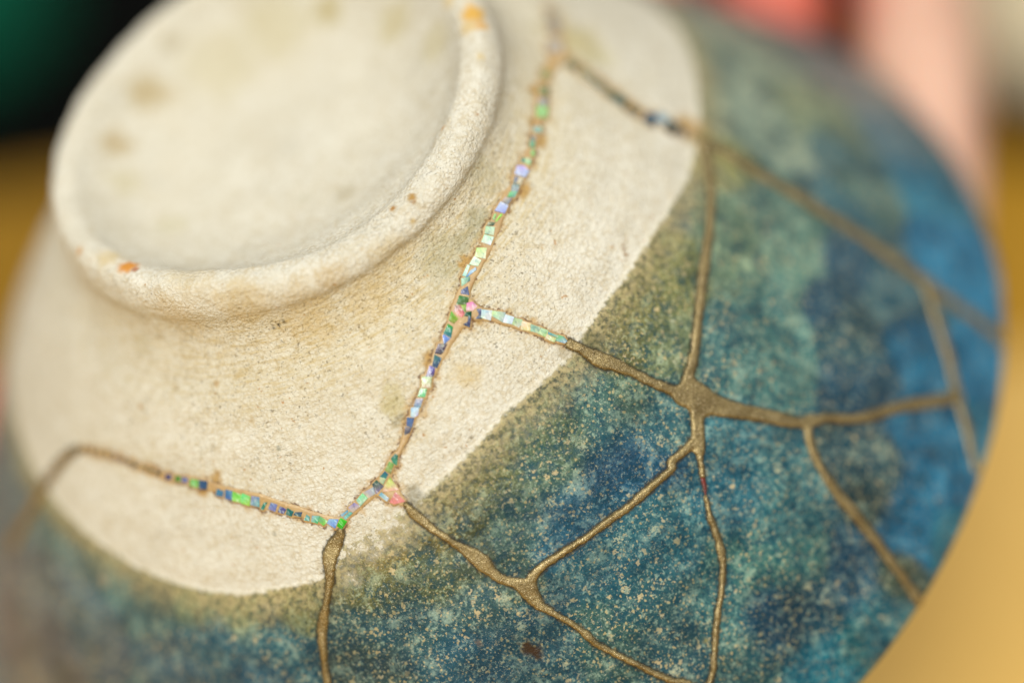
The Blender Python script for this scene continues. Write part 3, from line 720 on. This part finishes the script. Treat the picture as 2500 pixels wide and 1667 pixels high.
gl = np.array(DATA['glaze']); gt, gr = gl[:, 0], gl[:, 1]
o_ = np.argsort(gt); gt, gr = gt[o_], gr[o_]
def glaze_line(t):
    return np.interp(t, np.concatenate([[gt[-1]-2*np.pi], gt, [gt[0]+2*np.pi]]), np.concatenate([[gr[-1]], gr, [gr[0]]]))

def build_bowl():
    T0 = math.radians(-95)            # the meridian where the sheet is closed, on the far side
    NT_ = 1150; th = np.linspace(T0, T0+2*np.pi, NT_+1)
    a = np.arange(0, RHO_RING-6, .6); b = np.arange(a[-1]+.35, RHO_RIM-.1, .33); c = np.arange(b[-1]+.3, RHO_END, 1.2)
    rho = np.concatenate([a, b, c, [RHO_END]])
    jf = int(np.argmin(abs(rho-RHO_JOIN))); jr = int(np.argmin(abs(rho-RHO_RIM)))
    T, R = np.meshgrid(th, rho); P = surf(T, R); N = surf_n(T, R)
    tw = T
    g = R-glaze_line(tw); g = np.where(R > RHO_RIM, 20, g)
    low = vnoise(P*.35, 3); fine = vnoise(P*1.1, 5)
    ringw = np.exp(-((R-RHO_RING-1)/5.0)**2)
    disp = ringw*(.13*vnoise(P*.55, 21)+.05*vnoise(P*1.5, 22))+.09*low*(g < 0)+.035*fine*(g < 0)+.13*np.clip((g+.25)/.5, 0, 1)+.05*vnoise(P*.22, 9)*(g > 0)
    P = P+N*disp[..., None]
    # tone of the glaze, a finger's reflection painted in at one edge
    F = P.reshape(-1, 3); tone = np.zeros((len(F), 3)); wt = np.zeros(len(F))+1e-4
    deft = np.array(lin((62, 98, 108))); tone += deft*1e-4
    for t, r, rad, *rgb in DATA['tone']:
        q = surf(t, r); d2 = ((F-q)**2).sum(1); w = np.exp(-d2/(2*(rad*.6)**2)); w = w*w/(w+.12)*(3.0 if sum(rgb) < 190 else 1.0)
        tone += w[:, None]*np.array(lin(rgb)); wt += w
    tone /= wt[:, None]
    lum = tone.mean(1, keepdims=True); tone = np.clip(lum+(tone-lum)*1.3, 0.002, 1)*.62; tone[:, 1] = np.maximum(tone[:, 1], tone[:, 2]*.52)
    sc = np.tile(np.array([.5, .4, .2]), (len(F), 1)); sa = np.zeros(len(F))
    for t, r, rad, cr_, cg_, cb_, am in DATA['stain']:
        q = surf(t, r); d = np.sqrt(((F-q)**2).sum(1)); i = d < rad*1.9
        e = d[i]/rad*(1+.35*vnoise(F[i]*(2.2/max(rad, .2)), 11)); s = am*np.clip((1.5-e)/1.0, 0, 1); s = s*s*(3-2*s/am)*.999/am if am > 0 else s
        s = np.clip(s, 0, am); better = s > sa[i]; k = np.nonzero(i)[0][better]
        sc[k] = np.array(lin((cr_, cg_, cb_)))*.62; sa[k] = s[better]
    # dirt gathers under the foot and beside the long inlay
    Rf = R.ravel(); tf = tw.ravel(); deg = np.degrees(tf)
    dirt = np.exp(-((Rf-RHO_JOIN+3)/6.5)**2)*(.30+.85*np.exp(-((deg-85)/55.)**2))*np.clip((Rf-RHO_FOOT+3.2+.5*vnoise(F*.6, 31))/1.2, 0, 1)
    di = np.full(len(F), 5.0); ds = np.full(len(F), 5.0); near = np.nonzero((Rf > RHO_RING+2) & (Rf < RHO_RIM+2))[0]
    for i in near:
        p = F[i]; co, ix, d = KD_B.find(p); di[i] = min(5, d-W_B[ix]); co, ix, d = KD_S.find(p); ds[i] = min(5, d-W_S[ix])
    dirt = np.clip(dirt+.45*np.exp(-np.maximum(di, 0)/2.0)*(Rf < RHO_FOOT+16), 0, 1)
    worn = np.zeros(len(F))
    for t, r, rad in DATA['worn']:
        worn = np.maximum(worn, np.exp(-((F-surf(t, r))**2).sum(1)/(2*(rad*.6)**2)))
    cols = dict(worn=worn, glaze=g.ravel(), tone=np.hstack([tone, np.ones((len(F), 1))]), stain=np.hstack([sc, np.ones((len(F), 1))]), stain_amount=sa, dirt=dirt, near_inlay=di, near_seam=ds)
    nrow = NT_+1; nid = N.reshape(-1, 3)
    e1 = np.roll(P, -1, 1)-P; 
    # true normals of the displaced sheet
    dT = np.empty_like(P); dT[:, 1:-1] = P[:, 2:]-P[:, :-2]; dT[:, 0] = P[:, 1]-P[:, -2]; dT[:, -1] = dT[:, 0]
    dR = np.empty_like(P); dR[1:-1] = P[2:]-P[:-2]; dR[0] = P[1]-P[0]; dR[-1] = P[-1]-P[-2]
    nn = -np.cross(dT, dR); L = np.linalg.norm(nn, axis=-1, keepdims=True); nn = np.where(L > 1e-9, nn/np.maximum(L, 1e-9), N)
    nn[0] = (0, 0, 1); nn[-1] = (0, 0, -1)
    uv = np.stack([(T-T0)*40, R], -1)
    def part(name, j0, j1):
        rows = np.arange(j0, j1+1); ids = rows[:, None]*nrow+np.arange(nrow)
        V = P[rows].reshape(-1, 3)*MM; m = np.arange(len(V)).reshape(len(rows), nrow)
        Fc = np.stack([m[:-1, :-1], m[1:, :-1], m[1:, 1:], m[:-1, 1:]], -1).reshape(-1, 4)
        fl = ids.ravel()
        o = mesh_obj(name, V, Fc, M_CER, bowl, nn.reshape(-1, 3)[fl], colors={k: ('FLOAT' if v.ndim == 1 else 'FLOAT_COLOR', v[fl]) for k, v in cols.items()})
        lay = o.data.uv_layers.new(name='turn'); li = np.empty(len(o.data.loops), np.int32); o.data.loops.foreach_get('vertex_index', li)
        lay.data.foreach_set('uv', uv.reshape(-1, 2)[fl][li].astype(np.float32).ravel())
        return o
    part('foot_ring', 0, jf); part('outer_wall', jf, jr); part('inside', jr, len(rho)-1)
build_bowl()

# ------------------------------------------------------------------ the mends: raised bands grown on the bowl's skin, welded where they meet
def ridge(branches, names, mat, hmax, edge, k, step, extra=None, seed=0, rag=.07):
    dth = step/46.0; cand = []
    ext = [np.vstack([b]+([np.array(extra[i])] if extra and extra[i] else [])) for i, b in enumerate(branches)]   # a band may carry extra blobs
    for E in ext:
        I = np.round(E[:, 0]/dth).astype(int); J = np.round(E[:, 1]/step).astype(int); c = set()
        rr = np.hypot(*surf(E[:, 0], E[:, 1])[:, :2].T)
        for i, j, w, r in zip(I, J, E[:, 2], rr):
            nj = int((w+.7)/step)+1; ni = int((w+.7)/(r*dth))+1
            ii, jj = np.meshgrid(np.arange(i-ni, i+ni+1), np.arange(j-nj, j+nj+1)); c.update((ii*100000+jj).ravel().tolist())
        cand.append(np.array(sorted(c)))
    allc = np.unique(np.concatenate(cand)); Fv = np.full(len(allc), -9.0); best = np.full(len(allc), -9.0); own = np.zeros(len(allc), int)
    TT = (allc//100000)*dth; JJ = allc % 100000; TT = np.where(JJ > 50000, (allc//100000+1)*dth, TT); JJ = np.where(JJ > 50000, JJ-100000, JJ); RR = JJ*step
    PP = surf(TT, RR)
    for bi, E in enumerate(ext):
        ix = np.searchsorted(allc, cand[bi]); S = surf(E[:, 0], E[:, 1]); f = np.full(len(ix), -9.0)
        for s in range(0, len(ix), 4000):
            d = np.sqrt(((PP[ix[s:s+4000], None]-S[None])**2).sum(-1)); f[s:s+4000] = (E[:, 2][None]-d).max(1)
        a = Fv[ix]; h = np.maximum(k-abs(a-f), 0)/k; Fv[ix] = np.maximum(a, f)+h*h*k*.25
        up = f > best[ix]; own[ix[up]] = bi; best[ix[up]] = f[up]
    Fv = Fv+rag*vnoise(PP*1.3, seed+1)+rag*.8*vnoise(PP*3.7, seed+2)
    pos = {int(c): i for i, c in enumerate(allc)}
    V = []; vmap = {}; tri = []; town = []
    def vert(i):
        if i not in vmap: vmap[i] = len(V); V.append((TT[i], RR[i], Fv[i]))
        return vmap[i]
    def cut(i, j):
        key = (min(i, j), max(i, j))
        if key not in vmap:
            u = Fv[key[0]]/(Fv[key[0]]-Fv[key[1]]); u = min(max(u, .03), .97)
            vmap[key] = len(V); V.append((TT[key[0]]+(TT[key[1]]-TT[key[0]])*u, RR[key[0]]+(RR[key[1]]-RR[key[0]])*u, 0.0))
        return vmap[key]
    for c, i in pos.items():
        q = (i, pos.get(c+100000), pos.get(c+100001), pos.get(c+1))
        if None in q: continue
        for t in ((q[0], q[1], q[2]), (q[0], q[2], q[3])):
            s = [x for x in range(3) if Fv[t[x]] > 0]
            if not s: continue
            if len(s) == 3: tri.append(tuple(vert(x) for x in t)); town.append(own[i])
            elif len(s) == 1:
                a, b_, c_ = t[s[0]], t[(s[0]+1) % 3], t[(s[0]+2) % 3]; tri.append((vert(a), cut(a, b_), cut(a, c_))); town.append(own[i])
            else:
                o = ({0, 1, 2}-set(s)).pop(); a, b_, c_ = t[o], t[(o+1) % 3], t[(o+2) % 3]
                tri += [(cut(a, b_), vert(b_), vert(c_)), (cut(a, b_), vert(c_), cut(a, c_))]; town += [own[i]]*2
    V = np.array(V); tri = np.array(tri); town = np.array(town)
    base = surf(V[:, 0], V[:, 1]); n = surf_n(V[:, 0], V[:, 1]); t = np.clip(V[:, 2]/edge, 0, 1)
    hgt = -.02+.13*np.clip((V[:, 1]-glaze_line(V[:, 0])+.25)/.5, 0, 1)+hmax*np.sqrt(np.maximum(0, 1-(1-t)**2))*(1+.25*vnoise(base*.45, seed+4))+.02*vnoise(base*2.1, seed+5)*t
    P = base+n*hgt[:, None]
    fn = np.cross(P[tri[:, 1]]-P[tri[:, 0]], P[tri[:, 2]]-P[tri[:, 0]])
    if (fn*n[tri[:, 0]]).sum() < 0: tri = tri[:, ::-1]; fn = -fn
    vn = np.zeros_like(P)
    for x in range(3): np.add.at(vn, tri[:, x], fn)
    vn /= np.maximum(np.linalg.norm(vn, axis=1, keepdims=True), 1e-9)
    res = []
    for bi in range(len(branches)):
        f = tri[town == bi]
        if not len(f): res.append(None); continue
        u, inv = np.unique(f, return_inverse=True)
        res.append(mesh_obj(names[bi], P[u]*MM, inv.reshape(-1, 3), mat, bowl, vn[u]))
    return res
ridge(B_GOLD, ['gold_seam']*len(B_GOLD), M_GOLD, .30, .32, .5, .13, seed=20, rag=.085)
ridge(B_LACQ, ['red_lacquer_mend']*len(B_LACQ), M_LACQ, .16, .35, .3, .13, seed=40)
BED = ridge(B_BED, ['inlay_bed']*len(B_BED), M_BED, .14, .28, .40, .12, extra=SPUR, seed=60, rag=.06)

def shell(poly, c1, c2):
    q = np.array(poly); m = q.mean(0); rg = random.Random(int(abs(m[0])*9973+m[1]*131))
    P0 = surf(q[:, 0], q[:, 1]); c = P0.mean(0); nn = surf_n(np.array([m[0]]), np.array([m[1]]))[0]
    tilt = np.array([rg.uniform(-1, 1) for _ in range(3)])*.06
    k = len(q); rim = []; cols = []
    ax = P0[1]-P0[0]+.6*(P0[2]-P0[-1])*rg.uniform(-.5, .5)+(P0[-1]-P0[0])*1.0
    pr = (P0-c)@ax; pr = (pr-pr.min())/max(np.ptp(pr), 1e-6)
    a1 = np.array(lin(c1)); a2 = np.array(lin(c2)); up = np.array([0, 0, 0.])
    lift = .10+rg.uniform(0, .05)
    def lay(s, h):
        d = (P0-c)*s; return c+d+nn*h+nn*(d@tilt)[:, None]
    V = np.vstack([lay(1.2, -.05), lay(1.2, lift+.015), lay(1.12, lift+.06), (c+nn*(lift+.075))[None]])
    C = np.array([a1*(1-x)+a2*x for x in pr]); ctr = (a1+a2)/2
    C = np.vstack([C, C, C, ctr[None]])*.62; C = np.clip(C, 0, .95)
    Fc = []
    for i in range(k):
        j = (i+1) % k
        Fc += [(i, j, k+j, k+i), (k+i, k+j, 2*k+j, 2*k+i), (2*k+i, 2*k+j, 3*k)]
    a, b, d = V[2*k], V[2*k+1], V[3*k]
    if np.cross(b-a, d-a)@nn < 0: Fc = [f[::-1] for f in Fc]
    best = bed_of(poly)
    return mesh_obj('shell_tile', V*MM, Fc, M_SHELL, BED[best], smooth=False, colors={'shell': ('FLOAT_COLOR', np.hstack([C, np.ones((len(C), 1))]))})
for p, c1, c2 in DATA['tiles']: shell(p, c1, c2)

# ------------------------------------------------------------------ the hands under the rim
def limb_mesh(chains):                # overlapping tapered capsules (bowl millimetres), welded by a voxel remesh into one skin
    V = []; Fc = []
    nu, nv = 14, 8
    def ball(c, r, sc=(1, 1, 1)):
        o = len(V)
        for i in range(nv+1):
            a = math.pi*i/nv
            for j in range(nu):
                b = 2*math.pi*j/nu; V.append((c[0]+r*sc[0]*math.sin(a)*math.cos(b), c[1]+r*sc[1]*math.sin(a)*math.sin(b), c[2]+r*sc[2]*math.cos(a)))
        for i in range(nv):
            for j in range(nu): Fc.append((o+i*nu+j, o+(i+1)*nu+j, o+(i+1)*nu+(j+1) % nu, o+i*nu+(j+1) % nu))
    for ch in chains:
        P = np.array(ch, float); Q = np.vstack([2*P[0]-P[1], P, 2*P[-1]-P[-2]])
        for i in range(len(Q)-3):
            p0, p1, p2, p3 = Q[i:i+4]; n = max(2, int(np.linalg.norm(p2[:3]-p1[:3])/2.2))
            for u in np.linspace(0, 1, n, endpoint=False):
                x = .5*(2*p1+(p2-p0)*u+(2*p0-5*p1+4*p2-p3)*u*u+(3*p1-p0-3*p2+p3)*u**3); ball(x[:3], x[3])
        ball(P[-1][:3], P[-1][3])
    return np.array(V), Fc
def limb(name, chains, mat, parent, vox=1.3):
    V, Fc = limb_mesh(chains); Wd = to_world(V)-np.array(parent.location)
    o = mesh_obj(name, Wd, Fc, mat, parent)
    r = o.modifiers.new('weld', 'REMESH'); r.mode = 'VOXEL'; r.voxel_size = vox*MM; r.use_smooth_shade = True
    s = o.modifiers.new('smooth', 'SMOOTH'); s.factor = .5; s.iterations = 6
    return o
def nail_on(tip, along, up, w, l, parent):
    tip, along, up = (np.array(x, float) for x in (tip, along, up)); along /= np.linalg.norm(along); up = up-along*(up@along); up /= np.linalg.norm(up); side = np.cross(along, up)
    V = []; Fc = []; n, k = 6, 6
    for i in range(n+1):
        for j in range(k+1):
            a = (j/k-.5)*1.7; u = i/n; ww = w*(1-.25*(u-.5)**2*4*(u > .5)-.12*(1-u)*(u < .4))
            V.append(tip+along*(u-.6)*l+side*math.sin(a)*ww+up*(math.cos(a)-1)*ww*.9)
    for i in range(n):
        for j in range(k): Fc.append((i*(k+1)+j, i*(k+1)+j+1, (i+1)*(k+1)+j+1, (i+1)*(k+1)+j))
    o = mesh_obj('fingernail', to_world(np.array(V))-np.array(parent.location), Fc, M_NAIL, None); o.parent = parent
    s = o.modifiers.new('thick', 'SOLIDIFY'); s.thickness = .0005
    return o
M_NAIL = nail()

A_ = [(-62, 12, -63.8, 6.6), (-66, 4, -64.6, 7.6), (-76.4, -16.6, -65, 8.4), (-84, -31, -65.5, 8.6), (-92, -46, -66, 9.4), (-101, -63, -66.5, 9.0), (-110, -80, -70, 10.5)]
B_ = [(-56, -21, -63.6, 6.4), (-60, -29, -64.4, 7.6), (-70, -48, -65, 8.2), (-77, -62, -65.5, 8.6), (-86, -78, -66, 9.2), (-97, -98, -69, 10.8)]
C_ = [(-42, -36, -63.4, 6.2), (-46, -44, -64.2, 7.4), (-56, -62, -65, 8.0), (-63, -76, -65.5, 8.3), (-72, -92, -66, 9.0), (-82, -112, -70, 10.5)]
D_ = [(-34, -60, -63.2, 5.4), (-37, -66, -63.8, 6.4), (-46, -82, -64.6, 7.0), (-53, -94, -65.5, 7.4), (-60, -106, -67, 8.0), (-68, -122, -71, 9.6)]
palm = [[(-110, -80, -70, 10.5), (-119, -104, -78, 14), (-120, -128, -86, 17), (-122, -152, -92, 18)], [(-97, -98, -69, 10.8), (-106, -122, -78, 14), (-112, -140, -88, 17), (-122, -152, -92, 18)],
        [(-82, -112, -70, 10.5), (-93, -134, -79, 14), (-104, -148, -88, 16), (-122, -152, -92, 18)], [(-68, -122, -71, 9.6), (-80, -142, -79, 13), (-98, -152, -88, 16), (-122, -152, -92, 18)],
        [(-122, -152, -92, 18), (-136, -184, -92, 19), (-152, -220, -84, 23), (-176, -275, -68, 28), (-196, -320, -56, 31)]]
thumb = [[(-80, -28, -88, 7.8), (-87, -42, -89, 9.2), (-97, -64, -90, 9.6), (-107, -86, -90, 11), (-118, -118, -90, 14), (-122, -146, -92, 17)]]
person = empty('person', to_world((-150, -215, -90))); tag(person, 'person holding the bowl from beneath, blurred fingertips showing past its rim at top right', 'person')
TIPS = [((to_world(np.array(q[0][:3]))-np.array(person.location)), r) for q, r in ((A_, .004), ([(-64, -38, -64)], .025), (C_, .026), (D_, .02))]
M_SKIN = skin(TIPS)
h1 = limb('hand', [A_, B_, C_, D_]+palm+thumb, M_SKIN, person)
for c in (A_, B_, C_, D_):
    p, q = np.array(c[0]), np.array(c[2]); d = p[:3]-q[:3]; nail_on(p[:3]+np.array([0, 0, -1.0])*p[3]*.98, d, (0, 0, -1), p[3]*.8, 10, person)
M_SHADE_SLEEVE = plain('shade_cloth', (.02, .02, .02), .9)  # unseen wide dark sleeves, added to shade the far table
limb('shade_sleeve', [[(-136, -184, -92, 36), (-152, -220, -84, 42), (-176, -275, -68, 44), (-196, -320, -56, 46), (-215, -370, -40, 48)]], M_SHADE_SLEEVE, person, 2.0)
wr = [(*to_local(q), r) for *q, r in ((-.104, .232, .052, 17), (-.116, .285, .082, 19), (-.122, .36, .115, 24), (-.14, .45, .145, 29), (-.16, .56, .18, 32))]  # unseen forearm, routed above the table to cast shade on it
w0 = np.array(wr[0])
def to_wrist(*pts): return list(pts)+[tuple((np.array(pts[-1])*.45+w0*.55)), tuple(w0)]
E2 = to_wrist((60, 2, -63.5, 6.4), (66, -4, -64.2, 7.4), (75, -13, -65, 8.2), (82, -20, -66, 8.6))
F2 = to_wrist((58, -22, -63.5, 6.4), (64, -27, -64.2, 7.6), (74, -34, -65, 8.2), (82, -40, -66, 8.6))
G2 = to_wrist((50, -44, -63.2, 6.2), (56, -48, -64.2, 7.4), (68, -54, -65, 8.0), (78, -58, -66, 8.4))
H2 = to_wrist((66, 20, -62.8, 5.6), (70, 14, -63.6, 6.6), (78, 6, -65, 7.0), (84, 0, -67, 7.4))
M_SKIN = skin([((to_world(np.array(q[0][:3]))-np.array(person.location)), .02) for q in (E2, F2, G2, H2)])
h2 = limb('hand', [E2, F2, G2, H2, wr], M_SKIN, person)
limb('shade_sleeve', [[(*p[:3], p[3]+8) for p in wr[2:]]], M_SHADE_SLEEVE, person, 2.0)
for c in (E2, F2, G2, H2):
    p, q = np.array(c[0]), np.array(c[2]); d = p[:3]-q[:3]; nail_on(p[:3]+np.array([0, 0, -1.0])*p[3]*.98, d, (0, 0, -1), p[3]*.8, 10, person)


# ------------------------------------------------------------------ table, floor and the blurred things beyond
def ray_to(px, py, z=0.0):            # where a line of sight of the measured photograph meets a level plane
    d = RIGHT*((px-1176)/4573.3)-UP*((py-784)/4573.3)-BACK; t = (z-CAM_LOC.z)/d.z
    return CAM_LOC+d*t
def box(name, lo, hi, mat, parent=None, bev=.003):
    x0, y0, z0 = lo; x1, y1, z1 = hi
    V = [(x, y, z) for z in (z0, z1) for y in (y0, y1) for x in (x0, x1)]
    o = mesh_obj(name, V, [(0, 2, 3, 1), (4, 5, 7, 6), (0, 1, 5, 4), (1, 3, 7, 5), (3, 2, 6, 7), (2, 0, 4, 6)], mat, parent, smooth=False)
    b = o.modifiers.new('bevel', 'BEVEL'); b.width = bev; b.segments = 3
    return o
e0, e1 = ray_to(0, (430, 60)[0]), ray_to(2352, (430, 60)[1]); ang = math.atan2(e1.y-e0.y, e1.x-e0.x)
mid = (e0+e1)/2
M_WOOD = wood((.52, .295, .05), (.60, .355, .075))
table = empty('table', (mid.x, mid.y, -.74)); table.rotation_euler = (0, 0, ang)
tag(table, 'ochre yellow plank table in the background, shade at the far side painted as a darker plank', 'table')
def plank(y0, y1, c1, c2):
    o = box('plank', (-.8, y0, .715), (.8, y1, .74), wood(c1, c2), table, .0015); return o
edges = [(-.95, (.66, .42, .12), (.72, .48, .15)), (-.62, (.68, .43, .115), (.74, .49, .145)), (-.125, (.40, .21, .012), (.46, .25, .02))]  # far plank coloured darker: the table's shade painted into the wood
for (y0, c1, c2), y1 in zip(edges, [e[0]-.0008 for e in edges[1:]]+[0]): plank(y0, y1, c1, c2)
for y in (-.86, -.06): box('rail', (-.76, y-.03, .66), (.76, y+.03, .7145), M_WOOD, table)
for sx in (-1, 1):
    for y in (-.9, -.05): box('leg', (sx*.74-.025, y-.025, 0), (sx*.74+.025, y+.025, .6595), M_WOOD, table)
fl = mesh_obj('floor', [(-6, -4, -.74), (6, -4, -.74), (6, 8, -.74), (-6, 8, -.74)], [(0, 1, 2, 3)], plain('dark_floor', (.006, .007, .006), .9, (.003, .003, .003), .01, Specular_IOR_Level=.05), smooth=False)
tag(fl, kind='structure')
def lathe(name, prof, mat, parent, n=64):
    V = [(r*math.cos(2*math.pi*j/n), r*math.sin(2*math.pi*j/n), z) for r, z in prof for j in range(n)]
    Fc = [(i*n+j, i*n+(j+1) % n, (i+1)*n+(j+1) % n, (i+1)*n+j) for i in range(len(prof)-1) for j in range(n)]
    return mesh_obj(name, V, Fc, mat, parent)

M_CUP = plain('cream_glaze', (.80, .74, .54), .35, (.76, .69, .48), .05)
cb = ray_to(2790, 262); cb = Vector((cb.x*1.12-.034, cb.y*1.12-.012, 0))
cup = empty('cream_bowl', cb); tag(cup, 'small cream bowl turned upside down on the table, out of focus at top right', 'bowl')
dk = empty('shadow_disc', (cb.x, cb.y, 0)); tag(dk, 'dark brown disc added as the shadow under the small cream bowl', 'shadow_disc')
lathe('disc', [(0, .0003), (.066, .0003), (.068, .002), (.068, .007), (.0665, .0085), (.06, .009), (0, .009)], plain('shadow_brown', (.035, .016, .002), .7, (.05, .024, .004), .03, Specular_IOR_Level=.15), dk)  # dark disc put in place of the shadow below the cream bowl
cup.location.z = .0092
lathe('bowl_body', [(.050, .0002), (.0525, 0), (.054, .0015), (.0535, .005), (.050, .017), (.043, .029), (.033, .037), (.022, .041), (.0195, .042), (.0193, .046), (.0175, .0465), (.0165, .044), (0, .0435)], M_CUP, cup)
lathe('inside', [(.0498, .0003), (.047, .014), (.040, .026), (.030, .034), (0, .037)], M_CUP, cup)
M_GREEN = plain('green_cloth', (.004, .50, .26), .8, (.003, .40, .20), .02)
gp = ray_to(-390, 60, -.74); gp.z = -.74
g = empty('bag', gp); tag(g, 'emerald green bag on the dark floor past the table at top left', 'bag')
def rounded(name, prof, mat, parent, sx, sy, n=48):
    V = []
    for z, k in prof:
        for j in range(n):
            a = 2*math.pi*j/n; ca, sa = math.cos(a), math.sin(a); e = .55
            V.append((sx*k*math.copysign(abs(ca)**e, ca)+.006*math.sin(5*a+z*9), sy*k*math.copysign(abs(sa)**e, sa)+.006*math.sin(4*a+z*13), z))
    Fc = [(i*n+j, i*n+(j+1) % n, (i+1)*n+(j+1) % n, (i+1)*n+j) for i in range(len(prof)-1) for j in range(n)]+[tuple(range(n))[::-1], tuple((len(prof)-1)*n+j for j in range(n))]
    return mesh_obj(name, V, Fc, mat, parent)
rounded('bag_body', [(0, .9), (.03, .98), (.15, 1.0), (.35, 1.0), (.5, .97), (.58, .9), (.62, .7)], M_GREEN, g, .22, .13)
for sx in (-1, 1):
    V, Fc, n = [], [], 10
    for i in range(17):
        a = math.pi*i/16
        for j in range(n):
            b = 2*math.pi*j/n; V.append((.09*math.cos(a)*(1+.1*math.cos(b)), sx*.05+.008*math.sin(b), .60+.16*math.sin(a)*(1+.06*math.cos(b))))
    for i in range(16):
        for j in range(n): Fc.append((i*n+j, i*n+(j+1) % n, (i+1)*n+(j+1) % n, (i+1)*n+j))
    mesh_obj('handle', V, Fc, M_GREEN, g)
